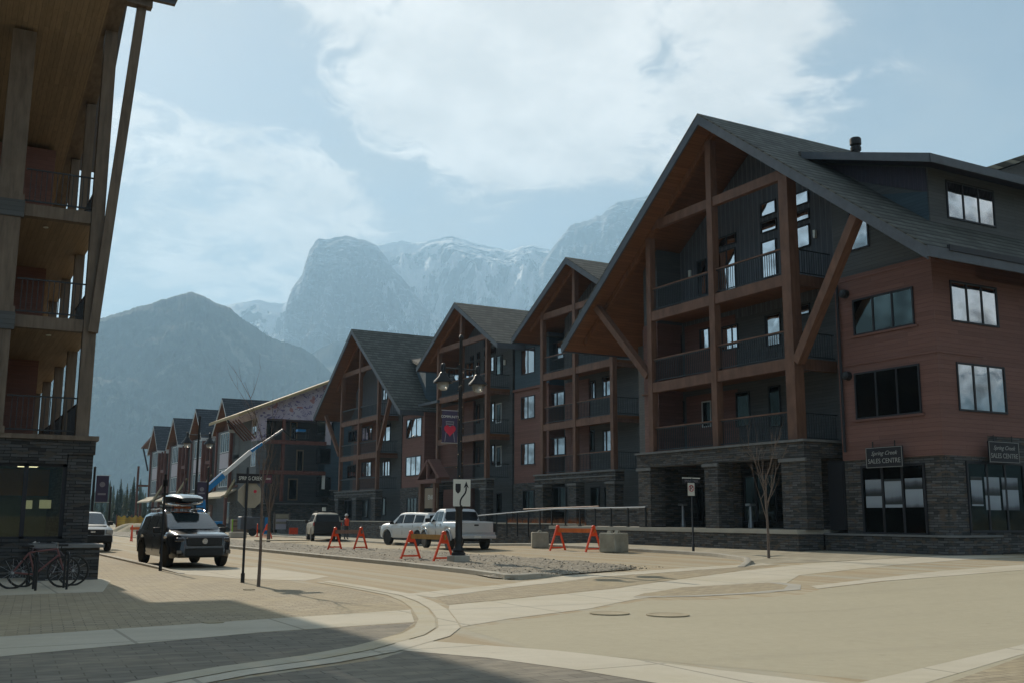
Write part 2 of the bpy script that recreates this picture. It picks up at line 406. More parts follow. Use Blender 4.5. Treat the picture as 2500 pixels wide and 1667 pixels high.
def dusty(a, b, scale=0.6, dirt=(0.42, 0.34, 0.22), grit=0.5, tracks=False, joints=0.0):
    def fn(t, p):
        f = t.noise(p, scale, 8.0, 0.7); g = t.noise(p, 38.0, 4.0, 0.75); h = t.noise(p, 6.0, 4.0)
        c = t.ramp(f, [(0.3, a), (0.7, b)])
        c = t.mix(t.sm(t.noise(p, 0.33, 8.0, 0.68, 0.8), 0.46, 0.66, 0.0, 0.75), c, dirt)
        x, y, z = t.sep(p)
        if tracks:
            q = t.comb(t.m('MULTIPLY', x, 1.9), t.m('MULTIPLY', y, 0.035), 0)
            tr = t.noise(t.vm('ADD', q, t.comb(t.m('MULTIPLY', f, .35), 0, 0)), 1.0, 5.0, .6)
            c = t.mix(t.sm(tr, 0.40, 0.56, 0.0, 0.85), c, tuple(v*k for v, k in zip(dirt, (.78, .72, .66))))
            c = t.mix(t.sm(tr, 0.60, 0.72, 0.0, 0.6), c, (0.52, 0.47, 0.37))
        else:
            q = t.comb(t.m('ADD', t.m('MULTIPLY', x, .10), t.m('MULTIPLY', y, 0.9)), t.m('MULTIPLY', x, 0.05), 0)
            c = t.mix(t.sm(t.noise(q, 1.3, 6.0, .65), 0.50, 0.66, 0.0, 0.30), c, tuple(v*.80 for v in a))
            c = t.mix(t.sm(t.noise(p, 1.7, 7.0, .7), 0.62, 0.70, 0.0, 0.35), c, tuple(v*.62 for v in a))
        if joints:
            jc, jf = t.brick(t.comb(x, y, 0), joints, joints, .03, (0, 0, 0), (0, 0, 0), (1, 1, 1), 0.0, .3)
            c = t.mix(t.m('MULTIPLY', t.sm(jf, .3, .9), .55), c, tuple(v*.35 for v in a))
        c = t.mix(t.sm(g, 0.35, 0.72, 0.0, grit), c, t.mix(h, (0.17, 0.15, 0.12), (0.66, 0.60, 0.48)))
        return c, 0.9, t.bump(g, 0.5, 0.012)
    return fn
def paver(a, b, rot=0.0, w=0.30, h=0.15, dirt=(0.42, 0.34, 0.21), cover=0.5):
    def fn(t, p):
        n = t.n.new('ShaderNodeVectorRotate'); n.rotation_type = 'Z_AXIS'; n.inputs['Angle'].default_value = rot
        t.set(n.inputs['Vector'], p); v = n.outputs[0]
        c, f = t.brick(v, w, h, 0.008, a, b, tuple(x*0.28 for x in a), 0.5, 0.15)
        d = t.noise(p, 0.45, 6.0, 0.62, 0.4)
        c = t.mix(t.sm(d, 0.40, 0.66, 0.10, cover+0.3), c, dirt)
        c = t.mix(t.sm(t.noise(t.vm('MULTIPLY', v, (1/w, 1/h, 1)), 1.0, 1.0), 0.35, 0.65, 0.0, 0.40), c, tuple(x*.62 for x in a))
        c = t.mix(t.sm(t.noise(p, 45.0, 3.0, .7), 0.4, 0.75, 0.0, 0.40), c, (0.20, 0.17, 0.13))
        return c, 0.88, t.bump(f, -0.5, 0.01)
    return fn
M['road'] = shader('dusty_asphalt', dusty((0.36, 0.32, 0.24), (0.42, 0.375, 0.275), 0.5, (0.45, 0.36, 0.225), 0.35, tracks=True))
M['plaza'] = shader('beige_asphalt', dusty((0.39, 0.34, 0.235), (0.43, 0.375, 0.26), 0.35, (0.40, 0.35, 0.24), 0.45))
M['slab'] = shader('pale_slab', dusty((0.50, 0.445, 0.345), (0.58, 0.52, 0.41), 0.7, (0.48, 0.42, 0.30), 0.30, joints=2.4))
M['paver'] = shader('dusty_pavers', paver((0.34, 0.28, 0.19), (0.45, 0.375, 0.26), 0.08))
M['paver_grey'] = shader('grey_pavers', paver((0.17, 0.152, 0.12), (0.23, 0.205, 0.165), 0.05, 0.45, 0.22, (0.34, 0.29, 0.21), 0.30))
M['paver_far'] = shader('sidewalk_pavers', paver((0.35, 0.31, 0.225), (0.44, 0.385, 0.285), -0.4, 0.9, 0.6, (0.45, 0.40, 0.30), 0.45))
def gravelfn(t, p):
    n = t.n.new('ShaderNodeTexVoronoi'); n.inputs['Scale'].default_value = 16.0; t.set(n.inputs['Vector'], p)
    c = t.mix(t.sep(n.outputs['Color'])[0], (0.10, 0.088, 0.07), (0.42, 0.37, 0.29))
    c = t.mix(t.sm(t.noise(p, 0.8, 5.0), 0.4, 0.65, 0.0, 0.55), c, (0.30, 0.255, 0.185))
    c = t.mix(t.sm(t.noise(p, 5.0, 4.0), 0.4, 0.7, 0.0, 0.5), c, (0.16, 0.14, 0.11))
    return c, 0.95, t.bump(n.outputs['Distance'], -1.0, 0.06)
M['gravel'] = shader('gravel', gravelfn)
def earth(t, p):
    c = t.ramp(t.noise(p, 0.02, 6.0), [(0.3, (0.30, 0.26, 0.19)), (0.7, (0.20, 0.20, 0.14))])
    c = t.mix(t.sm(t.noise(p, 3.0, 5.0), 0.4, 0.7, 0.0, 0.4), c, (0.36, 0.31, 0.23)); return c, 0.95, None
M['earth'] = shader('earth', earth)

g = MB(); xs = [-9000, -60, 14.0, 18.0, 22.0, 25.0, 28.2, 120, 9000]; ys = [-6000, -40, 42, 45, 48, 51, 54, 300, 13000]
for x in xs:
    for y in ys: g.v.append((x, y, gz(x, y)-0.02))
for i in range(len(xs)-1):
    for j in range(len(ys)-1):
        a = i*len(ys)+j; g.f.append((a, a+1, a+len(ys)+1, a+len(ys)))
tag(g.build('ground', 'earth'), kind='structure')
sheet('street', [(-40, -30), (60, -30), (60, 24), (27, 30), (26, 130), (15, 260), (0, 260), (6.2, 120), (6.2, 30), (-40, 20)], -0.008, 'road')
# crossing plaza in the foreground
sheet('plaza', [(6.6, 11.4), (8.4, 7.7), (9.5, 3.0), (60, 6), (60, 17), (22.6, 17.3), (19.5, 17.2), (17.0, 16.8), (15.9, 16.2), (14.7, 16.3), (13.5, 16.6), (12.4, 17.0), (10.4, 15.7), (8.2, 14.6), (6.9, 13.8)], -0.004, 'plaza')
# sidewalk on the near left
sheet('sidewalk', [(-40, 2), (2.0, 10.9), (2.8, 11.5), (3.9, 12.0), (4.7, 12.5), (5.9, 13.8), (6.9, 15.4), (7.6, 17.6), (8.2, 20.4), (8.3, 23.0), (8.0, 25.6), (7.0, 27.6), (6.3, 30.0), (6.1, 45), (6.1, 120), (-40, 120)], 0.0, 'paver')
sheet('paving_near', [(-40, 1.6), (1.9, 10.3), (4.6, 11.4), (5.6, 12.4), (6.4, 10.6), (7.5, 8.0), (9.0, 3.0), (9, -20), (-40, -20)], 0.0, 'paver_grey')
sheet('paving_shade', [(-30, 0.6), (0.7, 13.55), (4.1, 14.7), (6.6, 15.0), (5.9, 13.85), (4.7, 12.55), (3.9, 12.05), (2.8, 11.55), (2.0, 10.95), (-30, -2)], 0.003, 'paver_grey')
# pale concrete bands
sheet('walk_band', [(-20, 11.4), (0.8, 15.75), (4.1, 16.45), (7.45, 17.1), (6.65, 15.1), (4.2, 14.75), (0.8, 13.6), (-20, 9.0)], 0.007, 'slab')
sheet('pad', [(-3.5, 30.2), (3.9, 30.2), (4.0, 27.9), (3.3, 24.0), (-3.5, 23.3)], 0.004, 'slab')
sheet('parking_pad', [(6.15, 33.5), (9.3, 33.5), (9.6, 27.6), (8.4, 26.0), (7.1, 27.6), (6.35, 30.0)], 0.002, 'slab')
def ribbon(name, L, Rr, dz, mat):
    mb = MB(); n = len(L)
    for (a, b), (c, d) in zip(L, Rr): mb.v += [(a, b, gz(a, b)+dz), (c, d, gz(c, d)+dz)]
    for i in range(n-1): mb.f.append((2*i, 2*i+1, 2*i+3, 2*i+2))
    return tag(mb.build(name, mat), kind='structure')
M['gutter'] = shader('gutter_concrete', dusty((0.44, 0.39, 0.29), (0.50, 0.45, 0.34), 1.5, (0.46, 0.37, 0.22), 0.3))
GL = [(8.42, 25.2), (8.46, 23.0), (8.40, 20.5), (8.05, 18.9), (7.6, 17.4), (6.9, 15.5), (6.35, 14.4), (5.85, 13.7), (4.7, 12.6), (3.9, 12.08), (2.8, 11.6), (1.5, 10.75), (-4, 7.6), (-20, 0)]
GM = [(8.62, 25.4), (8.66, 23.0), (8.60, 20.4), (8.25, 18.7), (7.8, 17.15), (7.12, 15.35), (6.6, 14.2), (6.05, 13.4), (4.85, 12.25), (4.0, 11.7), (2.9, 11.25), (1.6, 10.4), (-3.9, 7.2), (-20, -0.6)]
GR = [(8.95, 25.6), (9.0, 23.0), (8.95, 20.3), (8.55, 18.5), (8.08, 16.95), (7.40, 15.2), (6.9, 14.0), (6.3, 13.1), (5.0, 11.9), (4.1, 11.35), (3.0, 10.9), (1.7, 10.05), (-3.8, 6.8), (-20, -1.2)]
ribbon('gutter', GL, GM, 0.0052, 'gutter')
ribbon('gutter_edge', [(a+.03, b-.03) for a, b in GM], GR, 0.0062, 'slab')
sheet('crosswalk_band', [(8.5, 17.7), (10.2, 18.4), (12.6, 19.5), (15.0, 20.6), (19.4, 22.2), (23.5, 23.2), (30, 22.5), (30, 20.9), (23.8, 20.8), (19.5, 20.0), (17.4, 18.3), (16.6, 17.2), (15.6, 16.9), (13.0, 17.6), (12.4, 17.3), (10.4, 15.9), (8.2, 14.9), (7.0, 14.15), (7.5, 15.4), (8.1, 16.9)], 0.003, 'slab')
sheet('stop_band', [(8.98, 20.7), (12.7, 22.8), (13.4, 23.4), (15.4, 24.7), (17.4, 24.4), (22.2, 24.3), (22.2, 23.6), (17.4, 23.4), (15.4, 23.4), (13.0, 22.2), (11.9, 21.5), (8.98, 19.5)], 0.003, 'slab')
sheet('crossing_pavers', [(9.0, 19.4), (11.9, 21.4), (13.1, 22.1), (15.4, 23.3), (17.5, 23.3), (22.2, 23.5), (19.3, 22.3), (15.0, 20.7), (12.5, 19.6), (10.2, 18.5), (8.5, 17.8)], 0.001, 'paver')
sheet('inlay_pavers', [(12.8, 17.9), (15.2, 17.3), (16.4, 17.3), (17.2, 18.0), (17.4, 18.9), (15.2, 19.3), (13.6, 18.6)], 0.008, 'paver')
sheet('inlay_edge', [(12.7, 17.7), (15.3, 17.0), (16.6, 17.0), (17.5, 17.9), (17.6, 18.7), (17.4, 18.9), (17.2, 18.0), (16.4, 17.3), (15.2, 17.3), (12.8, 17.9)], 0.012, 'concrete')
sheet('near_band', [(5.6, 13.1), (6.2, 12.1), (6.8, 11.1), (7.1, 10.25), (7.5, 8.9), (7.9, 7.7), (9.0, 3.0), (9.0, -8), (7.4, -8), (6.6, 7.3), (6.15, 9.6), (5.75, 10.9), (5.0, 12.2)], 0.008, 'slab')
sheet('right_band', [(7.95, 7.55), (10.2, 8.2), (12.6, 8.9), (20, 10.7), (45, 16.5), (45, 15.8), (20, 10.1), (11.9, 8.35), (8.75, 7.3), (8.1, 7.0)], 0.003, 'slab')
sheet('right_pavers', [(8.7, 7.1), (11.9, 8.3), (20, 10.0), (45, 15.7), (45, -20), (9.2, -20), (9.2, 3.0)], 0.001, 'paver')
sheet('far_sidewalk', [(24.0, 46), (24.0, 34.5), (24.0, 30.4), (23.2, 26.7), (21.9, 24.5), (23.6, 23.3), (30, 22.6), (60, 20), (60, 36), (29.5, 36), (29.5, 100), (25, 100), (24.2, 60)], 0.006, 'paver_far')
sheet('right_gutter', [(22.4, 17.2), (30, 17.0), (60, 16.4), (60, 17.6), (30, 18.2), (23.0, 18.4), (19.8, 17.9), (17.4, 17.5), (17.0, 16.9), (19.5, 17.3)], 0.009, 'slab')
# raised kerbs
def kerb(name, pts, wid=0.2, h=0.13, mat='kerb', closed=False):
    mb = MB(); n = len(pts); P = [Vector((a, b, 0)) for a, b in pts]; off = []
    for i in range(n):
        a = P[(i-1) % n] if closed or i else P[i]; b = P[(i+1) % n] if closed or i < n-1 else P[i]
        d = (b-a).normalized(); off.append(Vector((-d.y, d.x, 0))*wid)
    prof = [(0, -0.03), (0.04, h*.85), (0.25, h), (0.85, h), (1, h*.9), (1, -0.03)]
    for i in range(n):
        for u, z in prof:
            if not closed and i in (0, n-1) and z > 0: z = 0.012
            q = P[i]+off[i]*u; mb.v.append((q.x, q.y, gz(q.x, q.y)+z))
    k = len(prof)
    for i in range(n if closed else n-1):
        j = (i+1) % n
        for e in range(k-1): mb.f.append((i*k+e, i*k+e+1, j*k+e+1, j*k+e))
    if not closed: mb.f.append(tuple(range(k))); mb.f.append(tuple((n-1)*k+e for e in range(k)))
    return tag(mb.build(name, mat, smooth=30), kind='structure')
MED = [(13.15, 23.9), (14.4, 24.3), (16.0, 24.6), (17.5, 24.75), (18.15, 25.2), (18.6, 26.6), (18.8, 29.0), (18.75, 34.0), (18.4, 60), (18.0, 118), (13.0, 118), (13.3, 53.6), (13.45, 45), (13.6, 34.0), (13.45, 27), (13.0, 24.8)]
kerb('median_kerb', [(13.0, 118), (13.3, 53.6), (13.5, 40), (13.7, 32), (13.6, 27.5), (13.4, 25.2), (13.25, 24.3), (13.5, 24.0), (14.4, 24.3), (15.2, 24.5)], 0.22, 0.14)
kerb('far_kerb', [(20.6, 23.6), (21.6, 24.4), (22.6, 25.6), (23.6, 28.2), (23.9, 31), (23.95, 35), (23.98, 42), (24.0, 46), (24.05, 50), (24.1, 54), (24.2, 60), (25, 100)][::-1], 0.2, 0.12)
kerb('walk_kerb', [(6.1, 110), (6.12, 45), (6.15, 34), (6.2, 30.6)], 0.16, 0.07)
mg = MB(); rr = random.Random(3)
bm = bmesh.new(); bm.faces.new([bm.verts.new((x, y, 0)) for x, y in [(x+(.18 if x < 14.5 else 0), y+(.12 if y < 25 else 0)) for x, y in MED]])
bmesh.ops.triangulate(bm, faces=bm.faces[:])
for _ in range(6): bmesh.ops.subdivide_edges(bm, edges=[e for e in bm.edges if e.calc_length() > 0.5], cuts=1, use_grid_fill=False); bmesh.ops.triangulate(bm, faces=bm.faces[:])
for v in bm.verts:
    edge = v.is_boundary
    n_ = noise.fractal(Vector((v.co.x*1.1, v.co.y*1.1, 0)), 1.0, 2.0, 4)
    v.co.z = gz(v.co.x, v.co.y)+(0.03 if edge else 0.07+0.05*n_)
for f in bm.faces:
    if f.normal.z < 0: f.normal_flip()
me = bpy.data.meshes.new('gravel_median'); bm.to_mesh(me); bm.free(); me.materials.append(M['gravel'])
o = bpy.data.objects.new('gravel_median', me); C.objects.link(o); o['kind'] = 'structure'
# loose stones lying on the gravel
st = MB()
for i in range(1800):
    t = rr.random()**1.6; y = 24.3+t*36; x = rr.uniform(13.7, 18.5); r = rr.choice((.015, .015, .02, .025, .035))*rr.uniform(.7, 1.3)
    z = gz(x, y)+0.07
    vs = [Vector((rr.uniform(-1, 1), rr.uniform(-1, 1), rr.uniform(-.7, .7))).normalized()*r for _ in range(6)]
    base = [Vector((r, 0, 0)), Vector((-r*.8, .3*r, 0)), Vector((0, r, 0)), Vector((.2*r, -r, 0)), Vector((0, 0, r*.8)), Vector((0, 0, -r*.6))]
    vs = [Vector((x, y, z))+a+b*.35 for a, b in zip(base, vs)]
    st.add(vs, [(0, 2, 4), (2, 1, 4), (1, 3, 4), (3, 0, 4), (2, 0, 5), (1, 2, 5), (3, 1, 5), (0, 3, 5)])
M['pebble'] = material('pebble', (0.30, 0.26, 0.20), 0.9, var=0.5, vscale=9)
tag(st.build('loose_stones', 'pebble'), 'loose crushed stones strewn over the gravel median', 'stones', kind='stuff')

# ================================================================ MOUNTAINS
def az_el(px, py):
    d = ray(px, py); return math.atan2(d.x, d.y), math.atan2(d.z, math.hypot(d.x, d.y))
def interp(tab, x):
    if x <= tab[0][0]: return tab[0][1]
    for (a, b), (c, d) in zip(tab, tab[1:]):
        if x <= c: return b+(d-b)*(x-a)/(c-a)
    return tab[-1][1]
def mountain(name, sil, D, depth, mat, rough, base_z=-5.0, nu=260, nv=70, pw=1.0, jag=0.0, seed=0.0, ridge=0.5, sc=800.0, hf=0.0, span=None):
    tab = sorted(az_el(x, y) for x, y in sil); a0, a1 = tab[0][0], tab[-1][0]
    mb = MB()
    for j in range(nv+1):
        t = j/nv
        for i in range(nu+1):
            a = a0+(a1-a0)*i/nu
            el = interp(tab, a)
            el_c = math.atan(math.tan(el)+jag*noise.fractal(Vector((a*110+seed, 1.0, 0)), 0.8, 2.1, 6)+hf*abs(noise.noise(Vector((a*700, 2.0, 0)))))
            dist = D-depth*(1-t)
            env = math.sin(math.pi*t)**0.7 if 0 < t < 1 else 0.0
            q = Vector((math.sin(a)*dist/sc+seed, math.cos(a)*dist/sc+seed, seed))
            big = noise.fractal(q, 0.85, 2.1, 9)
            gul = 1-abs(noise.fractal(q*1.7+Vector((5, 3, 1)), 0.8, 2.1, 8))*2.4
            dist += env*depth*(0.16*big-0.07*gul*ridge)
            k = t**pw+env*(rough*0.20*big+ridge*0.08*gul)
            k = max(0.0, min(k, 0.70+0.30*t)) if t < 1 else 1.0
            z = base_z+(CAM.z+math.tan(el_c)*dist-base_z)*k
            mb.v.append((math.sin(a)*dist, math.cos(a)*dist, z))
    w_ = nu+1
    for j in range(nv):
        for i in range(nu): mb.f.append((j*w_+i, j*w_+i+1, (j+1)*w_+i+1, (j+1)*w_+i))
    o = mb.build(name, mat); o.data.shade_smooth()
    o['kind'] = 'structure'; return o
def forest_fn(t, p):
    f = t.noise(p, 0.035, 4.0, 0.85)
    c = t.ramp(f, [(0.36, (0.001, 0.005, 0.006)), (0.58, (0.016, 0.032, 0.028)), (0.70, (0.07, 0.09, 0.07))])
    c = t.mix(t.sm(t.noise(t.vm('MULTIPLY', p, (1.0, 1.0, 0.5)), 0.0045, 7.0, 0.72), 0.57, 0.66, 0.0, 0.6), c, (0.20, 0.21, 0.18))
    return c, 0.95, t.bump(f, 0.8, 8.0)
M['forest'] = shader('forest_slope', forest_fn)
def rock_fn(t, p):
    x, y, z = t.sep(p)
    nrm = t.sep(t.n.new('ShaderNodeNewGeometry').outputs['Normal'])[2]
    n = t.noise(p, 0.0035, 9.0, 0.72); n2 = t.noise(t.vm('MULTIPLY', p, (1, 1, 5.0)), 0.004, 8.0, 0.7)
    rock = t.ramp(t.noise(t.vm('MULTIPLY', p, (1, 1, 4.0)), 0.006, 7.0, 0.7), [(0.3, (0.04, 0.04, 0.045)), (0.7, (0.16, 0.15, 0.15))])
    s = t.m('ADD', t.m('MULTIPLY', n, 0.9), t.m('MULTIPLY', n2, 0.75))
    s = t.m('ADD', s, t.m('MULTIPLY', nrm, 0.35)); s = t.m('ADD', s, t.m('MULTIPLY', z, 0.00006))
    cliff = t.vm('DISTANCE', p, (0, 0, 0))
    f = t.sm(s, 0.93, 1.02)
    low = t.sm(t.m('ADD', z, t.m('MULTIPLY', n, 500.0)), 620.0, 820.0)
    c = t.mix(t.m('MULTIPLY', f, low), t.mix(low, (0.02, 0.03, 0.022), rock), (0.92, 0.93, 0.95))
    return c, 0.9, t.bump(t.m('ADD', n, n2), 1.0, 60.0)
def cliff_fn(t, p):
    c, r, b = rock_fn(t, p); return c, r, b
M['rock'] = shader('snowy_rock', rock_fn)
def bare_fn(t, p):
    n2 = t.noise(t.vm('MULTIPLY', p, (1, 1, 6.0)), 0.005, 9.0, 0.72)
    c = t.ramp(n2, [(0.3, (0.05, 0.05, 0.055)), (0.54, (0.17, 0.165, 0.17)), (0.58, (0.75, 0.77, 0.80)), (0.62, (0.15, 0.15, 0.155))])
    return c, 0.9, t.bump(n2, 1.0, 50.0)
M['cliff'] = shader('bare_cliff', bare_fn)
mountain('forested_mountain', [(-1600, 1150), (-900, 900), (-300, 820), (100, 800), (235, 781), (300, 762), (385, 737), (440, 720), (470, 714), (500, 726), (530, 742), (560, 752), (590, 778), (625, 800), (655, 822), (700, 838), (735, 847), (766, 868), (800, 900), (900, 1000), (1100, 1190)], 3300, 900, 'forest', 1.0, pw=0.9, jag=0.0010, seed=2.0, ridge=0.8, nv=90, nu=1300, hf=0.0022, sc=600)
mountain('forested_hill', [(640, 1000), (700, 915), (745, 878), (766, 861), (790, 845), (820, 834), (870, 826), (960, 850), (1100, 900), (1500, 930), (2300, 1000), (3400, 1100)], 3900, 1000, 'forest', 0.6, pw=0.9, jag=0.0007, seed=9.0, ridge=0.5, nu=900, hf=0.0018, sc=600)
mountain('snowy_mountain', [(480, 800), (555, 745), (600, 737), (625, 733), (660, 738), (690, 743), (760, 705), (830, 650), (900, 606), (925, 597), (955, 594), (985, 588), (1012, 594), (1040, 591), (1075, 582), (1105, 577), (1140, 589), (1180, 600), (1215, 606), (1245, 612), (1275, 602), (1300, 600), (1345, 611), (1420, 640), (1520, 660), (1800, 720), (2400, 900)], 6500, 3000, 'rock', 1.5, pw=0.95, jag=0.0014, seed=5.0, nu=620, nv=200, ridge=1.3, sc=650)
mountain('cliff_peak', [(694, 800), (698, 745), (704, 727), (712, 706), (726, 688), (738, 670), (746, 640), (756, 610), (770, 590), (778, 584), (800, 584), (822, 580), (845, 575), (868, 582), (895, 588), (920, 600), (940, 625), (960, 655), (1000, 700), (1060, 780)], 5600, 1300, 'cliff', 0.9, pw=0.75, jag=0.0014, seed=21.0, nu=300, nv=160, ridge=1.6, sc=420)
mountain('right_peak', [(1290, 720), (1320, 650), (1345, 610), (1362, 590), (1375, 572), (1392, 552), (1410, 545), (1432, 540), (1450, 530), (1468, 526), (1490, 505), (1512, 493), (1545, 488), (1590, 478), (1700, 520), (1900, 640), (2200, 800)], 5900, 1600, 'cliff', 0.9, pw=0.75, jag=0.0018, seed=33.0, nu=300, nv=140, ridge=1.6, sc=420)
def far_hill(name, a0, a1, D, e0, e1, mat, seed):
    mb = MB(); nu, nv = 160, 14
    for j in range(nv+1):
        t = j/nv
        for i in range(nu+1):
            u = i/nu; a = R(a0+(a1-a0)*u); dist = D-1400*(1-t)
            el = R(e0+(e1-e0)*(.5+.9*noise.fractal(Vector((u*5+seed, .5, 0)), .9, 2.1, 5)))*min(1, math.sin(math.pi*u)*4)
            z = -5+(math.tan(max(.01, el))*D+5)*t**.9+60*noise.fractal(Vector((u*20, t*4, seed)), .9, 2.1, 5)*math.sin(math.pi*t)
            mb.v.append((math.sin(a)*dist, math.cos(a)*dist, z))
    for j in range(nv):
        for i in range(nu): k = j*(nu+1)+i; mb.f.append((k, k+1, k+nu+2, k+nu+1))
    o = mb.build(name, mat); o.data.shade_smooth(); o['kind'] = 'structure'
far_hill('southern_mountain', 100, 215, 5200, 7, 17, 'rock', 4.0)
far_hill('western_mountain', 270, 335, 5600, 5, 13, 'forest', 8.0)
# ================================================================ HAZE
hz = MB().box(-9500, 9500, -6500, 12500, -20, 2000)
hm = bpy.data.materials.new('haze'); hm.use_nodes = True; t = NT(hm.node_tree); t.n.clear()
ho = t.n.new('ShaderNodeOutputMaterial'); hv = t.n.new('ShaderNodeVolumePrincipled')
hv.inputs['Color'].default_value = (0.47, 0.74, 1.0, 1); hv.inputs['Density'].default_value = 0.00019; hv.inputs['Anisotropy'].default_value = 0.22
t.l.new(hv.outputs[0], ho.inputs['Volume'])
tag(hz.build('haze', hm), kind='stuff')
# ================================================================ BUILDING KIT
def wall_x(b, x0, x1, y0, y1, z0, z1, mat, name='wall'): return MB().box(x0, x1, y0, y1, z0, z1).build(name, mat, b)
def window_x(b, x, y0, y1, z0, z1, cols=2, pane='pane', fr='frame', trim=None, rows=None, hrail=None, d=0.05, w=0.06):
    """window in a wall facing -X; casing proud of the wall, mullions, panes behind"""
    if y0 > y1: y0, y1 = y1, y0
    m = MB()
    m.box(x-d, x, y0-w, y0, z0-w, z1+w).box(x-d, x, y1, y1+w, z0-w, z1+w).box(x-d, x, y0, y1, z0-w, z0).box(x-d, x, y0, y1, z1, z1+w)
    cols_ = cols if isinstance(cols, (list, tuple)) else [i/cols for i in range(1, cols)]
    for c in cols_:
        yy = y0+(y1-y0)*c; m.box(x-d*0.8, x, yy-w*.55, yy+w*.55, z0, z1)
    for r in (rows or []):
        zz = z0+(z1-z0)*r; m.box(x-d*0.78, x, y0, y1, zz-w*.5, zz+w*.5)
    o = m.build('window', fr, b)
    if trim: MB().box(x-d*1.4, x, y0-w-.1, y1+w+.1, z0-w-.07, z0-w).build('sill', trim, o)
    MB().box(x-0.012, x-0.002, y0, y1, z0, z1).build('pane', pane, o)
    return o
def window_y(b, y, x0, x1, z0, z1, cols=2, pane='pane', fr='frame', rows=None, d=0.05, w=0.06):
    """window in a wall facing -Y"""
    if x0 > x1: x0, x1 = x1, x0
    m = MB()
    m.box(x0-w, x0, y-d, y, z0-w, z1+w).box(x1, x1+w, y-d, y, z0-w, z1+w).box(x0, x1, y-d, y, z0-w, z0).box(x0, x1, y-d, y, z1, z1+w)
    for i in range(1, cols):
        xx = x0+(x1-x0)*i/cols; m.box(xx-w*.55, xx+w*.55, y-d*.8, y, z0, z1)
    for r in (rows or []):
        zz = z0+(z1-z0)*r; m.box(x0, x1, y-d*.78, y, zz-w*.5, zz+w*.5)
    o = m.build('window', fr, b)
    MB().box(x0, x1, y-0.012, y-0.002, z0, z1).build('pane', pane, o)
    return o
def win_px(b, x, L, R_, top, bot, cols=2, **k):
    """window of the plane x= whose left edge is L, right edge R_, and top/bottom are read at the left edge (photo pixels)"""
    mid = (top+bot)/2; yl = at(L, mid, x=x).y; yr = at(R_, mid, x=x).y
    return window_x(b, x, yr, yl, at(L, bot, x=x).z, at(L, top, x=x).z, cols, **k)
def railing_x(b, x, y0, y1, z, h=1.1, top='timber', gap=0.125, mat='rail'):
    m = MB()
    m.box(x-.02, x+.02, y0, y1, z+.08, z+.12).box(x-.02, x+.02, y0, y1, z+h-.1, z+h-.06)
    n = max(1, int(abs(y1-y0)/gap))
    for i in range(1, n):
        y = y0+(y1-y0)*i/n; m.box(x-.011, x+.011, y-.011, y+.011, z+.1, z+h-.08)
    o = m.build('railing', mat, b)
    if top: MB().box(x-.05, x+.05, y0, y1, z+h-.055, z+h).build('handrail', top, o)
    return o
def railing_y(b, y, x0, x1, z, h=1.1, top='timber', gap=0.125, mat='rail'):
    m = MB()
    m.box(x0, x1, y-.02, y+.02, z+.08, z+.12).box(x0, x1, y-.02, y+.02, z+h-.1, z+h-.06)
    n = max(1, int(abs(x1-x0)/gap))
    for i in range(1, n):
        x = x0+(x1-x0)*i/n; m.box(x-.011, x+.011, y-.011, y+.011, z+.1, z+h-.08)
    o = m.build('railing', mat, b)
    if top: MB().box(x0, x1, y-.05, y+.05, z+h-.055, z+h).build('handrail', top, o)
    return o
def gable_roof(b, x0, x1, ya, yp, yb, zp, s, th=0.30, shing='shingle', fas='fascia', sof='soffit', fh=0.42):
    """gable roof with its ridge along X from x0 (street end) to x1; eaves at ya (left, far) and yb (right, near)"""
    za = zp-s*abs(ya-yp); zb = zp-s*abs(yb-yp); k = math.sqrt(1+s*s)
    r = MB().prism([(ya, za), (yp, zp), (yb, zb), (yb, zb-.06), (yp, zp-.06*k), (ya, za-.06)], 'x', x0-.03, x1).build('roof', shing, b)
    MB().prism([(ya, za-.07), (yp, zp-.07*k), (yb, zb-.07), (yb, zb-.07-th), (yp, zp-(.07+th)*k), (ya, za-.07-th)], 'x', x0+.06, x1).build('soffit', sof, b)
    f = MB()
    for y, z in ((ya, za), (yb, zb)):
        sg = -1 if y < yp else 1
        f.prism([(y, z-.065), (yp, zp-.065*k), (yp, zp-(.065*k)-fh), (y, z-.065-fh)], 'x', x0-.02, x0+.055)
        f.box(x0-.02, x1, y, y+sg*.05, z-.40, z-.03)
    f.build('fascia', fas, b)
    return r
def roof_z(y, yp, zp, s): return zp-s*abs(y-yp)

# ================================================================ LODGE ON THE CORNER (large gable, right)
A = thing('lodge_building', 'large corner lodge with the tallest timber gable, brown siding and dark stone base', 'building', (31, 33, 0.45), 0, 'mountain lodge buildings along the street')
YP, ZP, SL = 32.75, 18.7, 0.753
def rzA(y): return roof_z(y, YP, ZP, SL)
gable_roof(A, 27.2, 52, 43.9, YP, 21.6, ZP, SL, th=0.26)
# timber trusses in the plane of the posts
XP = 28.2
tr = MB()
for ye in (43.2, 22.3): tr.beam((XP, YP, ZP-.55), (XP, ye, rzA(ye)-.55), 0.20, 0.26, (0, 0, 1))
tr.build('rafter', 'soffit', A)
PY = (37.65, 33.2, 28.7)
MB().box(XP-.15, XP+.15, PY[0]-.16, PY[0]+.16, 4.5, rzA(PY[0])-.55).build('post', 'timber', A)
MB().box(XP-.17, XP+.17, PY[1]-.17, PY[1]+.17, 4.5, rzA(PY[1])-.6).build('post', 'timber', A)
MB().box(XP-.24, XP+.24, PY[2]-.24, PY[2]+.24, 4.5, rzA(PY[2])-.5).build('post', 'timber', A)
MB().box(XP-.12, XP+.12, PY[1]+.18, PY[0]-.17, 14.78, 15.18).build('tie_beam', 'timber', A)
MB().box(XP-.12, XP+.12, PY[2]+.25, PY[1]-.18, 14.78, 15.18).build('tie_beam', 'timber', A)
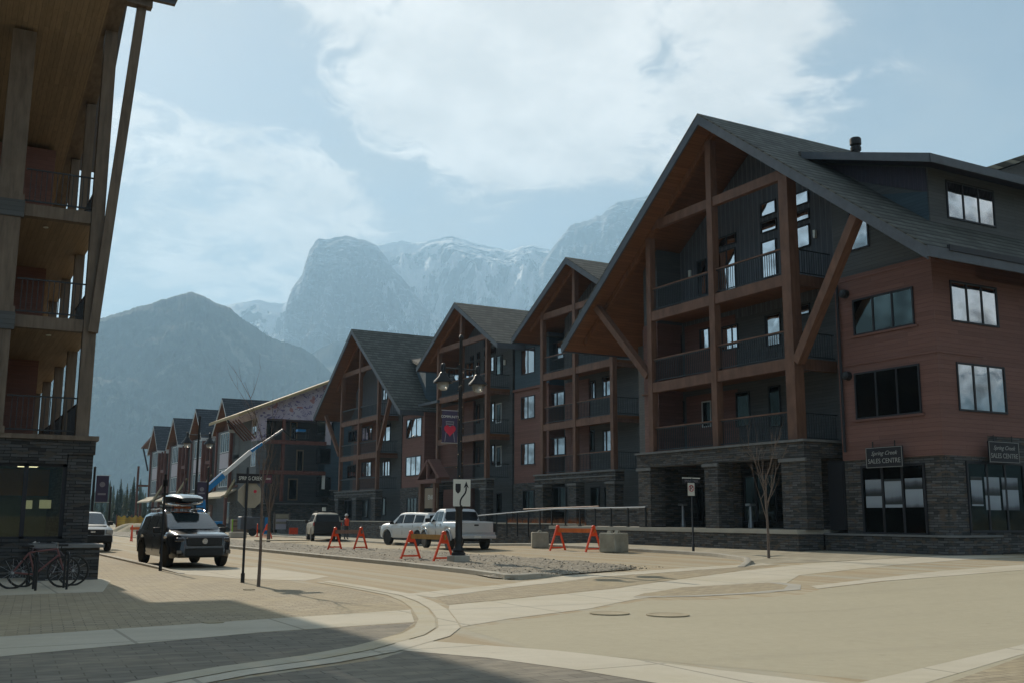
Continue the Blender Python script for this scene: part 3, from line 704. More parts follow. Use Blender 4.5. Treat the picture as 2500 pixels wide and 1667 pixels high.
MB().beam((28.15, 28.42, 7.45), (27.75, 24.75, 12.35), 0.34, 0.38, (1, 0, 0)).build('brace', 'timber', A)
MB().beam((28.15, 37.85, 8.0), (27.75, 41.6, 11.95), 0.30, 0.34, (1, 0, 0)).build('brace', 'timber', A)
# balcony floors, fronts and railings
for z, zb in ((7.66, 7.22), (10.93, 10.50)):
    MB().box(XP-.13, XP+.13, PY[1]+.175, PY[0]-.165, zb, z).box(XP-.13, XP+.13, PY[2]+.245, PY[1]-.175, zb, z).build('balcony_beam', 'timber', A)
    MB().box(XP+.24, 31.0, PY[2]-.12, PY[2]+.12, zb, z-.01).build('balcony_beam', 'timber', A)
    MB().box(XP+.135, 31.0, PY[2]+.125, 38.0, z-.22, z-.03).build('balcony_floor', 'soffit', A)
    railing_x(A, XP, PY[1]+.17, PY[0]-.16, z); railing_x(A, XP, PY[2]+.24, PY[1]-.17, z); railing_y(A, PY[2], XP+.24, 31.0, z, top=None)
railing_x(A, XP, PY[1]+.17, PY[0]-.16, 4.52, 1.12); railing_x(A, XP, PY[2]+.24, PY[1]-.17, 4.52, 1.12); railing_y(A, PY[2], XP+.24, 31.0, 4.52, 1.12, top=None)
# stone arcade
for y, hw in ((PY[0]+.25, .45), (PY[1]+.1, .42), (PY[2]-.1, .62)): MB().box(XP-.38, XP+.42, y-hw, y+hw, 1.2, 3.86).build('stone_pier', 'stone', A)
MB().box(XP-.42, XP+.30, PY[2]-.72, PY[0]+.72, 3.86, 4.42).box(XP+.30, 31.0, PY[2]-.72, PY[2]-.1, 3.86, 4.42).box(XP+.3, 31.0, PY[2]-.1, PY[0]+.5, 4.1, 4.40).build('stone_band', 'stone', A)
c = MB().box(XP-.50, XP+.34, PY[2]-.80, PY[0]+.80, 4.423, 4.51).box(XP+.34, 31.0, PY[2]-.80, PY[2]+.1, 4.423, 4.51)
for y, hw in ((PY[0]+.25, .52), (PY[1]+.1, .5), (PY[2]-.1, .7)): c.box(XP-.46, XP-.385, y-hw, y+hw, 3.70, 3.83)
c.build('stone_cap', 'cap', A)
# street bay on the near side
wy0, wy1 = 22.85, 27.2
wall_x(A, 29.0, 31.2, wy0, wy1, 0.9, 3.70, 'stone', 'stone_wall')
MB().box(28.72, 31.2, wy0-.28, 28.05, 0.1, 1.02).build('stone_plinth', 'stone', A)
MB().box(28.66, 31.2, wy0-.34, 28.05, 1.023, 1.09).build('stone_cap', 'cap', A)
wall_x(A, 28.93, 31.2, wy0, wy1, 3.70, 10.35, 'brown')
MB().prism([(wy0, 10.35), (wy1, 10.35), (wy1, rzA(wy1)-.5), (wy0, rzA(wy0)-.42)], 'x', 28.98, 31.2).build('wall', 'grey', A)
MB().box(28.90, 31.2, wy0-.02, wy1+.02, 10.27, 10.45).build('belt_board', 'brown', A)
MB().box(28.90, 31.3, wy0-.025, wy1+.02, 7.12, 7.24).build('belt_board', 'brown', A)
MB().tube([(28.84, 27.0, 10.2), (28.84, 27.0, 4.0)], .05, 8).build('downspout', 'frame', A)
MB().tube([(34.36, wy0-.08, 10.3), (34.36, wy0-.08, 1.1)], .05, 8).build('downspout', 'frame', A)
MB().box(28.2, 50, 21.5, 21.62, 10.22, 10.42).build('gutter', 'frame', A)
# core
wall_x(A, 31.0, 52, 27.3, 42.6, 0.5, 4.45, 'stone', 'stone_wall')
wall_x(A, 31.02, 52, 27.3, 42.6, 4.45, 10.3, 'grey')
MB().prism([(27.3, 10.3), (42.2, 10.3), (42.2, rzA(42.2)-.5), (YP, ZP-.9), (27.3, rzA(27.3)-.5)], 'x', 31.04, 52).build('wall', 'batten', A)
# side wall facing the cross street
wall_x(A, 31.21, 52, wy0+.01, 27.3, 0.5, 4.42, 'stone', 'stone_wall')
wall_x(A, 31.21, 52, wy0+.005, 27.3, 4.42, 9.9, 'brown')
MB().box(31.21, 52, wy0+.5, 27.3, 9.9, 10.6).build('wall', 'brown', A)
MB().box(34.3, 34.42, wy0-.02, wy0+.003, 4.42, 9.9).build('belt_board', 'brown', A)
# far bay beside the left post
wall_x(A, 28.9, 31.0, 38.15, 39.25, 3.95, 10.6, 'brown')
MB().box(28.9, 31.0, 38.02, 39.3, 0.5, 3.95).build('stone_pier', 'stone', A)
MB().prism([(38.15, 10.6), (39.25, 10.6), (39.25, rzA(39.25)-.5), (38.15, rzA(38.15)-.5)], 'x', 28.95, 31.0).build('wall', 'grey', A)
for z in (7.3, 4.52, 4.2): MB().box(28.80, 28.9, 38.1, 39.33, z, z+.07).build('belt_board', 'timber', A)
for z0, z1 in ((4.9, 6.6), (7.9, 9.4)):
    MB().box(28.84, 28.895, 38.2, 38.32, z0, z1).build('vent_slot', 'frame', A)
# windows of the near bay
win_px(A, 28.93, 2087, 2230, 737, 817, 3, pane='pane_dim', trim='brown')
win_px(A, 28.93, 2092, 2246, 914, 1020, 3, pane='pane_dark', trim='brown')
win_px(A, 28.98, 2077, 2118, 523, 612, 1)
window_y(A, wy0+.005, 29.85, 32.2, 8.30, 9.62, 3); window_y(A, wy0+.005, 29.9, 32.3, 5.27, 6.80, 3, rows=None)
window_y(A, wy0+.005, 35.3, 38.0, 8.30, 9.62, 3); window_y(A, wy0+.005, 35.3, 38.0, 5.27, 6.80, 3)
# shop windows with posters
sw = window_x(A, 28.99, 23.75, 26.35, 1.15, 3.40, 3, pane='pane_dark', w=.08)
sd_ = window_y(A, wy0-.002, 30.05, 32.9, 1.25, 3.45, 3, pane='pane_dark', w=.08)
window_y(A, wy0-.002, 35.3, 38.2, 1.25, 3.45, 3, pane='pane_dark', w=.08)
d_ = MB().box(28.96, 29.0, 27.3, 28.0, 1.2, 3.6).box(29.0, 31.05, 27.25, 28.0, 1.2, 3.7).build('door', 'frame', A)
# balcony back wall: windows and doors
XB = 30.32
def wpx(L, R_, t_, b_, cols=1, pane='pane', **k): return win_px(A, XB, L, R_, t_, b_, cols, pane=pane, w=.05, **k)
wpx(1859, 1893, 502, 530); wpx(1860, 1895, 547, 570); wpx(1862, 1895, 595, 680)
wpx(1939, 1973, 478, 505); wpx(1940, 1975, 524, 544); wpx(1943, 1976, 560, 608)
wpx(1753, 1796, 586, 606, 2); wpx(1755, 1796, 620, 715, 2)
wpx(1705, 1724, 641, 722, 1)
wpx(1914, 1923, 486, 600, 1)
wpx(1621, 1663, 832, 872, 2, 'pane'); wpx(1711, 1731, 808, 852, 1); wpx(1763, 1801, 802, 855, [.33]); wpx(1871, 1905, 774, 845, [.92]); wpx(1950, 1976, 750, 770, 1)
wpx(1604, 1640, 993, 1030, 1, 'pane_dim'); wpx(1642, 1670, 985, 1030, 1, 'pane_dark'); wpx(1717, 1736, 982, 1040, 1, 'pane_dark', fr='whiteframe'); wpx(1800, 1830, 960, 1040, 1, 'pane_dark'); wpx(1880, 1905, 945, 1040, 1, 'pane_dark')
wpx(1621, 1668, 1180, 1270, 2, 'pane_dark'); wpx(1705, 1716, 1190, 1270, 1, 'pane_dark')
wpx(1795, 1845, 1165, 1270, 2, 'pane_dark'); wpx(1850, 1895, 1160, 1270, 1, 'pane_dark')
wall_x(A, 30.33, 31.0, 28.0, 38.14, 4.45, 10.3, 'grey'); MB().prism([(28.0, 10.3), (38.14, 10.3), (38.14, rzA(38.14)-.5), (YP, ZP-.9), (28.0, rzA(28.0)-.5)], 'x', 30.34, 31.03).build('wall', 'batten', A)
MB().box(30.315, 30.33, 34.35, 37.9, 4.5, 7.2).build('wall', 'brown', A); MB().box(30.315, 30.33, 34.35, 37.9, 7.7, 10.5).build('wall', 'brown', A)
for ya_, yb_ in ((30.9, 31.3), (34.2, 34.8)): MB().box(30.2, 31.0, ya_, yb_, 1.2, 3.9).build('stone_pier', 'stone', A)
M['lampwhite'] = material('lamp_glass_white', (0.75, 0.78, 0.72), 0.4, var=0)
for px, py in ((1989, 572), (1684, 669)):
    q = at(px, py, x=30.25); MB().box(30.2, 30.3, q.y-.06, q.y+.06, q.z-.16, q.z+.16).build('wall_light', 'lampwhite', A)
for px, py in ((2064, 719), (2071, 917)):
    q = at(px, py, x=28.9); MB().lathe([(.02, -.2), (.16, -.17), (.17, 0), (.16, .05)], 12, (28.9, q.y, q.z), 'x').build('vent', 'black', A, smooth=40)
# shed dormer over the cross street
DX = 29.7
z_of = lambda y: 14.35+(y-23.2)*.325
MB().prism([(23.2, 14.35), (29.5, 16.40), (29.5, 16.18), (23.2, 14.13)], 'x', DX, 40).build('dormer_roof', 'shingle_y', A)
MB().prism([(23.17, 14.32), (29.3, 16.32), (29.3, 16.02), (23.17, 14.00)], 'x', DX-.04, DX+.02).box(DX-.04, 40, 23.14, 23.2, 14.0, 14.31).build('fascia', 'fascia', A)
MB().prism([(23.25, 14.10), (29.3, 16.10), (29.3, 16.03), (23.25, 14.03)], 'x', DX+.03, 40).build('soffit', 'purple', A)
MB().prism([(24.15, 11.9), (29.2, 15.6), (29.2, 16.0), (24.15, 14.30)], 'x', 30.7, 39.5).build('dormer_wall', 'grey', A)
MB().prism([(24.19, 13.35), (27.2, 14.6), (29.0, 15.85), (24.19, 14.25)], 'x', 30.66, 30.69).build('dormer_cheek', 'purple', A)
MB().prism([(24.19, 11.9), (26.6, 13.9), (24.19, 13.35)], 'x', 30.66, 30.69).build('dormer_cheek', 'teal', A)
window_y(A, 24.15, 31.7, 34.3, 12.55, 13.9, 3)
MB().lathe([(.16, 15.9), (.16, 16.35), (.21, 16.36), (.22, 16.5), (.17, 16.52), (.17, 16.55), (.23, 16.62), (.23, 16.85), (.2, 16.9)], 14, (31.6, 28.2, 0)).build('vent_pipe', 'black', A, smooth=30)
# shop signs hung on the stone
for i, (mt, lab) in enumerate((
        (frame_mtx((28.62, 25.05, 3.72), (0, -1, 0), (0, 0, 1)), 'black sales centre sign on the street face, left of the corner'),
        (frame_mtx((31.55, wy0-.35, 3.85), (1, 0, 0), (0, 0, 1)), 'black sales centre sign on the cross street face, right of the corner'))):
    sg = thing('shop_sign', lab, 'sign', (0, 0, 0), 0, 'shop signs of the corner lodge'); sg.matrix_world = mt
    MB().box(-.80, .80, -.36, .36, -.04, 0).build('board', 'ink', sg, local=True)
    M['dimgold'] = material('sign_pale_metal', (0.30, 0.30, 0.28), 0.5, var=0)
    MB().box(-.78, .78, .33, .345, 0, .012).box(-.78, .78, -.345, -.33, 0, .012).box(-.78, -.765, -.33, .33, 0, .012).box(.765, .78, -.33, .33, 0, .012).build('border', 'dimgold', sg, local=True)
    text('lettering', 'SALES CENTRE', .235, 'dimgold', sg, Matrix.Translation((0, -.13, .006)), .004, sx=.92)
    text('lettering', 'Spring Creek', .20, 'dimgold', sg, Matrix.Translation((0, .14, .006)), .004, sx=1.05, shear=.45)
    for hx in (-.48, .48): MB().box(hx-.02, hx+.02, .36, .56, -.03, -.01).build('hanger', 'black', sg, local=True)
def printfn(k):
    def fn(t, p):
        x, y, z = t.sep(p); u = t.m('ADD', x, y)
        n = t.noise(t.comb(u, 0, 0), 1.5+k*.3, 3.0)
        h = t.m('ADD', t.m('FRACT', t.m('ADD', t.m('MULTIPLY', z, 1.25), k*.37)), t.m('MULTIPLY', n, 0.5))
        c = t.ramp(h, [(0.35, (0.03, 0.035, 0.035)), (0.5, (0.09, 0.10, 0.12)), (0.62, (0.22, 0.25, 0.28)), (1.0, (0.30, 0.34, 0.38))])
        return c, 0.4, None
    return fn
for k in range(3): M['print%d' % k] = shader('printed_picture_%d' % k, printfn(k))
pos = [('x', 26.25, 25.52, 2.0, 2.98), ('x', 25.40, 24.62, 2.0, 2.98), ('x', 24.52, 23.80, 2.0, 2.98),
       ('y', 30.15, 30.72, 2.05, 3.02), ('y', 30.85, 31.62, 1.92, 3.02), ('y', 31.75, 32.6, 1.92, 3.02)]
for i, (ax, a, b_, z0, z1) in enumerate(pos):
    w_ = [0, 1, 2, 1, 0, 2][i]
    if ax == 'x': o = MB().box(28.965, 28.972, a, b_, z0, z1).build('window_picture', 'print%d' % w_, None)
    else: o = MB().box(a, b_, wy0-.028, wy0-.020, z0, z1).build('window_picture', 'print%d' % w_, None)
    side = 'street window' if ax == 'x' else 'cross street window'
    tag(o, 'printed landscape picture in the sales centre %s, %s of three' % (side, ('leftmost', 'middle', 'rightmost')[i % 3]), 'picture', 'pictures in the sales centre windows')

# terrace wall, ramp wall and handrail in front of the lodges
tw = thing('terrace_wall', 'low dark stone terrace wall with pale cap in front of the corner lodge', 'wall', (27.6, 37, 0.45))
MB().box(27.45, 28.7, 28.1, 45.5, 0.1, 1.05).build('stone_wall', 'stone', tw)
MB().box(27.40, 31.0, 28.1, 45.55, 1.053, 1.21).build('paving_cap', 'concrete', tw)
rw = thing('planter_wall', 'long dark stone planter wall with white cap beside the ramp', 'wall', (29.6, 56, 0.45))
MB().box(29.3, 29.7, 45.8, 100, -0.2, 1.25).build('stone_wall', 'stone', rw)
MB().box(29.24, 29.76, 45.8, 100, 1.253, 1.31).build('cap', 'concrete', rw)
MB().box(29.7, 33.3, 45.8, 100, -0.2, 1.1).build('soil', 'earth', rw)
MB().box(29.5, 31.0, 40.4, 45.3, 1.22, 2.02).build('stone_planter', 'stone', rw)
MB().box(29.45, 31.0, 40.35, 45.35, 2.023, 2.08).build('cap', 'cap', rw)
hr = thing('handrail_fence', 'long grey metal handrail on black posts along the terrace and ramp', 'railing', (27.8, 45, 1.2))
P_ = [at(1576, 1237, x=27.75), at(1355, 1241, x=27.75), at(1095, 1264, x=28.6)]
M['galv'] = material('galvanised_rail', (0.36, 0.37, 0.38), 0.35, metal=0.6, var=0.05)
MB().tube([P_[0], P_[1], P_[2]], 0.035, 8).build('handrail', 'galv', hr, smooth=40)
pm = MB()
for k in range(26):
    y = P_[0].y+k*1.35
    if y > P_[2].y: break
    u = (y-P_[1].y)/(P_[2].y-P_[1].y); p0 = P_[0].lerp(P_[1], (y-P_[0].y)/(P_[1].y-P_[0].y)) if y < P_[1].y else P_[1].lerp(P_[2], u)
    MB().box(p0.x-.03, p0.x+.03, y-.03, y+.03, 1.2 if y < 45.5 else 0.6, p0.z).box(p0.x-.07, p0.x+.07, y-.07, y+.07, 1.2 if y < 45.5 else .5, 1.23 if y < 45.5 else .53).build('post', 'black', hr)
q0, q1 = at(1278, 1242, x=29.5), at(1462, 1235, x=29.5)
MB().tube([q0, q1], 0.035, 6).build('handrail', 'timber', hr)
# ================================================================ TWIN GABLED LODGE (two smaller gables)
def lodge_front(b, XP, ys, Z0, Z1, Z2, tie, yp, zp, s, xb, xd, rail='timber', mat='timber', pw=.15, gz0=1.1, base=True):
    """three posts, two bays, three balcony floors, stone arcade below"""
    L, Mi, Rr = ys
    for y in ys: MB().box(XP-pw, XP+pw, y-pw, y+pw, Z0, zp-s*abs(y-yp)-.45).build('post', mat, b)
    for a, c in ((L, Mi), (Mi, Rr)):
        MB().box(XP-.11, XP+.11, c+pw+.01, a-pw-.01, tie-.4, tie).build('tie_beam', mat, b)
        for z in (Z1, Z2):
            MB().box(XP-.12, XP+.12, c+pw+.01, a-pw-.01, z-.42, z).build('balcony_beam', mat, b)
        for z in (Z0+.02, Z1, Z2): railing_x(b, XP, c+pw, a-pw, z, top=rail, gap=.16)
    for z in (Z1, Z2):
        MB().box(XP+.13, xd, Rr-.1, L+.1, z-.2, z-.02).build('balcony_floor', 'soffit', b)
        MB().box(XP+.16, xd, Rr-.1, Rr+.1, z-.42, z-.21).build('balcony_beam', mat, b)
    for z in (Z0+.02, Z1, Z2): railing_y(b, Rr, XP+.16, xd, z, top=None, gap=.16)
    tr = MB()
    for ye in (L+1.6, Rr-1.6): tr.beam((XP, yp, zp-.5), (XP, ye, zp-s*abs(ye-yp)-.5), 0.2, 0.28)
    tr.build('rafter', 'soffit', b)
    MB().box(XP-.32, XP+.3, Rr-.55, L+.55, Z0-.62, Z0-.10).build('stone_band', 'stone', b)
    MB().box(XP-.42, XP+.3, Rr-.62, L+.62, Z0-.097, Z0).box(XP-.38, XP-.325, Rr-.6, L+.6, Z0-.36, Z0-.30).build('stone_cap', 'cap', b)
    for y in ys:
        o = MB().box(XP-.3, XP+.3, y-.42, y+.42, gz0, Z0-.64).build('stone_pier', 'stone', b)
        MB().box(XP-.37, XP+.3, y-.5, y+.5, Z0-.79, Z0-.66).build('stone_cap', 'cap', o)
Bc = thing('lodge_building', 'middle lodge with two equal timber gables between the corner lodge and the entrance canopy', 'building', (36, 60, 0.45), 0, 'mountain lodge buildings along the street')
XQ, Z0, Z1, Z2 = 33.84, 4.32, 7.5, 10.75
for yp, ys in ((68.8, (72.9, 68.9, 64.7)), (52.9, (56.9, 53.0, 48.95))):
    gable_roof(Bc, 33.1, 55, yp+6.9, yp, yp-6.9, 17.6, .585, th=.22, fh=.36)
    lodge_front(Bc, XQ, ys, Z0, Z1, Z2, 14.7, yp, 17.6, .585, 36.3, 36.3)
    MB().prism([(yp-6.2, 13.6), (yp+6.2, 13.6), (yp, 17.1)], 'x', 36.3, 50).build('wall', 'batten', Bc)
    MB().box(36.32, 50, yp-5.5, yp+5.5, 0.5, 4.2).build('stone_wall', 'stone', Bc)
    MB().box(36.34, 50, yp-5.5, yp+5.5, 4.2, 13.65).build('wall', 'grey', Bc)
    MB().box(35.6, 36.3, yp-4.6, yp+4.2, 1.0, 13.6).build('wall', 'grey', Bc)
    MB().box(35.5, 35.59, yp+1.2, yp+4.0, 4.4, 10.3).build('wall', 'brown', Bc)
    MB().prism([(yp-4.6, 13.61), (yp+4.2, 13.61), (yp+4.2, 14.6), (yp, 17.0), (yp-4.6, 14.4)], 'x', 35.61, 36.3).build('wall', 'batten', Bc)
MB().box(35.3, 50, 58.6, 63.3, 10.4, 13.6).build('wall', 'teal', Bc)
MB().box(35.26, 50, 58.6, 63.3, 3.95, 10.4).build('wall', 'brown', Bc)
MB().box(35.2, 50, 58.6, 63.3, .5, 3.95).build('stone_wall', 'stone', Bc)
MB().box(35.15, 35.25, 58.5, 63.35, 10.33, 10.5).build('belt_board', 'brown', Bc)
MB().box(35.0, 52, 58.2, 63.6, 13.62, 13.85).build('eave_board', 'fascia', Bc)
MB().box(35.3, 50, 43.0, 47.2, 4.0, 13.4).build('wall', 'grey', Bc)
MB().box(35.2, 50, 43.0, 47.2, .5, 4.0).build('stone_wall', 'stone', Bc)
MB().box(37.2, 52, 44, 76, 13.0, 13.6).build('wall', 'grey', Bc)
win_px(Bc, 35.3, 1274, 1305, 857, 914, 2); win_px(Bc, 35.26, 1274, 1305, 971, 1022, 2); win_px(Bc, 35.26, 1274, 1305, 1085, 1133, 2, trim='brown')
win_px(Bc, 35.2, 1278, 1304, 1198, 1240, 2, pane='pane_dark')
XC = 35.62
def w2(L, R_, t_, b_, cols=1, pane='pane', x=XC-.02, bb=None, **k): return win_px(bb or Bc, x, L, R_, t_, b_, cols, pane=pane, w=.07, d=.06, **k)
# far gable of the pair
w2(1097, 1121, 905, 932, 2); w2(1138, 1156, 889, 925, 2); w2(1150, 1156, 871, 880, 1); w2(1166, 1171, 884, 922); w2(1166, 1171, 862, 875)
w2(1183, 1190, 880, 918); w2(1183, 1190, 833, 846); w2(1183, 1190, 856, 868); w2(1196, 1210, 829, 841); w2(1196, 1210, 852, 864); w2(1199, 1206, 873, 905); w2(1213, 1226, 871, 915, 1, 'pane_dim')
for t_, b_ in ((992, 1034), (1096, 1140)):
    pn = 'pane'
    w2(1096, 1120, t_+8, b_, 2, pn, x=35.5); w2(1137, 1155, t_, b_, [.3], pn); w2(1165, 1171, t_-3, b_-2, 1, pn); w2(1183, 1190, t_-5, b_-3, 1, pn)
    w2(1201, 1207, t_-8, b_-6, 1, pn); w2(1213, 1224, t_-5, b_-4, 1, 'pane_dark', fr='whiteframe')
w2(1085, 1092, 1202, 1240, 1, 'pane_dark', fr='whiteframe'); w2(1100, 1112, 1208, 1240, 1, 'pane_dark'); w2(1214, 1224, 1205, 1250, 1, 'pane_dim')
# near gable of the pair
w2(1343, 1377, 842, 880, 2); w2(1399, 1406, 838, 880, 1, 'pane_dim'); w2(1428, 1440, 826, 865); w2(1443, 1454, 824, 862); w2(1473, 1490, 818, 858)
w2(1344, 1378, 962, 994, 2, x=35.5); w2(1399, 1406, 944, 986); w2(1432, 1453, 934, 974, [.3]); w2(1473, 1499, 922, 966, [.72])
w2(1344, 1380, 1072, 1110, 2, x=35.5); w2(1400, 1408, 1064, 1110); w2(1432, 1450, 1052, 1100, 1, 'pane_dark'); w2(1474, 1500, 1052, 1100, [.72])
for L, R_ in ((1352, 1366), (1368, 1382), (1444, 1462), (1478, 1492)): w2(L, R_, 1190, 1245, 1, 'pane_dark')
for px, py in ((1231, 884), (1385, 848)):
    q = at(px, py, x=35.5); MB().box(35.48, 35.58, q.y-.07, q.y+.07, q.z-.18, q.z+.18).build('wall_light', 'lampwhite', Bc)

# ================================================================ THIRD LODGE with the long dark roof
D = thing('lodge_building', 'third lodge with long dark shingle roof and wide gable braces, left of the entrance canopy', 'building', (35, 88, 0.45), 0, 'mountain lodge buildings along the street')
XD = 33.0; yp, zp, s = 88.0, 18.5, .712
gable_roof(D, 31.95, 62, 98.1, yp, 76.2, zp, s, th=.24, fh=.4)
lodge_front(D, XD, (92.7, 88.0, 83.4), 3.92, 7.1, 10.35, 15.0, yp, zp, s, 35.5, 35.5, rail='rail')
MB().beam((32.95, 83.1, 7.3), (32.6, 79.6, 11.9), .26, .3, (1, 0, 0)).build('brace', 'timber', D)
MB().beam((32.95, 93.0, 7.3), (32.6, 96.3, 11.3), .26, .3, (1, 0, 0)).build('brace', 'timber', D)
MB().prism([(77.5, 10.4), (97.0, 10.4), (97.0, 11.4), (yp, 17.8), (77.5, 10.6)], 'x', 35.5, 58).build('wall', 'batten', D)
MB().box(35.52, 58, 77, 97.0, .5, 3.8).build('stone_wall', 'stone', D)
MB().box(35.54, 58, 77, 97.0, 3.8, 10.42).build('wall', 'grey', D)
MB().box(34.8, 35.49, 82.5, 94.0, 1.0, 10.4).build('wall', 'grey', D)
MB().prism([(82.5, 10.4), (94.0, 10.4), (94.0, 13.5), (yp, 17.7), (82.5, 13.9)], 'x', 34.82, 35.49).build('wall', 'batten', D)
MB().box(34.7, 34.79, 88.3, 94.0, 3.9, 10.2).build('wall', 'brown', D)
MB().box(34.0, 58, 75.9, 80.4, 4.0, 10.0).build('wall', 'brown', D)
MB().box(33.9, 58, 75.9, 80.4, .5, 4.0).build('stone_wall', 'stone', D)
MB().box(35.4, 60, 70, 75.9, .5, 10.4).build('wall', 'brown', D)
MB().box(33.5, 60, 72.5, 76.15, 10.4, 10.6).build('eave_board', 'fascia', D)
win_px(D, 34.0, 994, 1029, 1026, 1068, 3, w=.08); win_px(D, 34.0, 992, 1027, 1117, 1160, 3, w=.08, pane='pane'); win_px(D, 33.9, 994, 1017, 1216, 1300, 3, w=.08, pane='pane_dark')
def w3(L, R_, t_, b_, cols=1, pane='pane', x=34.78, **k): return win_px(D, x, L, R_, t_, b_, cols, pane=pane, w=.08, d=.06, **k)
w3(936, 946, 935, 975, 2); w3(950, 954, 958, 985); w3(935, 940, 1040, 1075); w3(942, 953, 1035, 1075)
w3(852, 877, 1054, 1078, 3, x=34.7); w3(884, 908, 1045, 1075, 3, x=34.7)
w3(849, 868, 1137, 1166, 3, x=34.7); w3(884, 906, 1130, 1162, 3, x=34.7); w3(934, 938, 1126, 1160); w3(940, 952, 1125, 1160, 2)
w3(842, 858, 1222, 1262, 2, 'pane_dark'); w3(885, 898, 1220, 1260, 1, 'pane_dark'); w3(934, 941, 1215, 1255, 1, 'pane_dark')
# street dormer on the long roof
ea = [at(955, 857, x=38.5), at(1045, 861, x=40.5), at(1034, 899, x=34.6)]
dm = MB(); dm.quad(*ea); o = dm.build('dormer_roof', 'tan_shingle' if 'tan_shingle' in M else 'shingle_y', D)
so_ = o.modifiers.new('thick', 'SOLIDIFY'); so_.thickness = .25; so_.offset = -1
p0, p2 = ea[0], ea[2]
MB().quad(p0+Vector((.1, 0, -.25)), p2+Vector((.3, .2, -.25)), Vector((p2.x+.4, p2.y+.3, 10.2)), Vector((p0.x-2.6, p0.y-.5, 10.9))).quad(p2+Vector((.3, .2, -.25)), p2+Vector((4, -3, -.2)), Vector((p2.x+4, p2.y-3, 10.2)), Vector((p2.x+.4, p2.y+.3, 10.2))).build('dormer_wall', 'teal', D)
# entrance canopy between the two lodges
ec = thing('entrance_canopy', 'small timber gabled entrance canopy with a hanging sign between two lodges', 'canopy', (33, 73.5, 0.45))
cx = 32.6; a, bq, cc = at(1030, 1166, x=cx), at(1053, 1124, x=cx), at(1072, 1156, x=cx)
half = (a.y-cc.y)/2; ym = (a.y+cc.y)/2; zt = bq.z; zl = a.z
MB().beam((cx+.2, ym+.12, zt+.05), (cx+.2, a.y+.4, zl-.1), .22, .9, (1, 0, 0)).build('roof', 'brown', ec)
MB().beam((cx+.2, ym-.12, zt+.05), (cx+.2, cc.y-.4, zl-.1), .22, .9, (1, 0, 0)).build('roof', 'brown', ec)
MB().box(cx-.35, cx+.1, cc.y-.2, a.y+.4, zl-.45, zl-.15).build('tie_beam', 'brown', ec)
MB().box(cx-.3, cx-.1, ym-.1, ym+.1, zl-.15, zt-.2).build('king_post', 'brown', ec)
for y in (a.y-.15, cc.y+.35): MB().box(cx-.25, cx+.1, y-.16, y+.16, .46, zl-.45).build('post', 'timber', ec)
sg = thing('hanging_sign', 'tan hanging sign under the timber entrance canopy', 'sign', (0, 0, 0)); sg.matrix_world = frame_mtx((cx-.1, ym-.35, zl-1.55), (0, -1, 0), (0, 0, 1))
M['tan'] = material('tan_sign', (0.26, 0.20, 0.14), 0.6, var=.1)
MB().box(-1.1, 1.1, -.75, .75, -.05, 0).build('board', 'tan', sg, local=True)
text('lettering', 'ENKA', .5, 'signwhite', sg, Matrix.Translation((.15, .05, .01)), .006)

# ================================================================ LODGE UNDER CONSTRUCTION
def wrapfn(t, p):
    x, y, z = t.sep(p); u = t.m('ADD', x, y); v = t.comb(u, z, 0)
    c = t.mix(t.sm(t.noise(v, .5, 3.0), .4, .6), (0.40, 0.35, 0.43), (0.47, 0.43, 0.49))
    n = t.noise(t.vm('MULTIPLY', v, (1.0, 1.6, 1)), 1.8, 3.0, .6, 1.2)
    c = t.mix(t.sm(n, .56, .60), c, (0.12, 0.10, 0.22))
    q, f = t.brick(v, 2.3, 1.5, .02, (0, 0, 0), (1, 1, 1), (0, 0, 0), .5)
    c2 = t.mix(t.m('MULTIPLY', t.sm(t.noise(v, .9, 1.0), .64, .65), 0.8), c, (0.34, 0.15, 0.14))
    return c2, .6, None
M['wrap'] = shader('printed_house_wrap', wrapfn)
M['wrapplain'] = material('white_house_wrap', (0.46, 0.42, 0.46), .6, var=.08)
M['lumber'] = material('new_lumber', (0.34, 0.26, 0.14), .7, var=.2, vscale=3)
F = thing('lodge_under_construction', 'lodge under construction with printed house wrap gable and red oxide beams', 'building', (34, 106, 0.45))
yF = 106.0; x0 = 28.6; e0 = at(583, 1008, y=yF-1.2); e1 = at(800, 930, y=yF-1.2)
sl = (e1.z-e0.z)/(e1.x-e0.x); xr = 50
MB().prism([(e0.x, e0.z), (xr, e0.z+sl*(xr-e0.x)), (xr, e0.z+sl*(xr-e0.x)-.3), (e0.x, e0.z-.3)], 'y', yF-1.2, 118).build('roof', 'lumber', F)
MB().prism([(e0.x+1.6, e0.z-.3+sl*1.6), (xr, e0.z-.3+sl*(xr-e0.x)), (xr, 12.3), (37.2, 12.3), (37.2, 11.7), (x0, 11.7)], 'y', yF-.1, 116).build('wall', 'wrap', F)
for i in range(5): MB().beam((x0-.1, yF+.4+i*1.1, 9.6), (e0.x+.3, yF+.2+i*1.1, e0.z-.5), .12, .12).build('brace', 'rust', F)
MB().box(x0, 50, yF+2.4, 116, 3.1, 11.9).build('wall', 'grey', F)
MB().box(x0, x0+1.0, yF, yF+2.4, 3.1, 9.4).build('wall', 'greysid', F)
MB().box(x0, x0+.9, yF-.05, yF+2.4, 9.4, 11.75).build('wall', 'wrap', F)
MB().box(x0-.1, 50, yF+.6, 116, .3, 3.1).build('stone_wall', 'stone', F)
MB().box(36.6, 50, yF+.3, 116, 3.2, 4.4).build('stone_wall', 'stone', F)
MB().box(36.55, 50, yF-.1, yF+.3, 4.35, 4.45).build('stone_cap', 'cap', F)
MB().box(x0-.1, 36.6, yF+.3, yF+.6, 2.9, 3.0).build('stone_cap', 'cap', F)
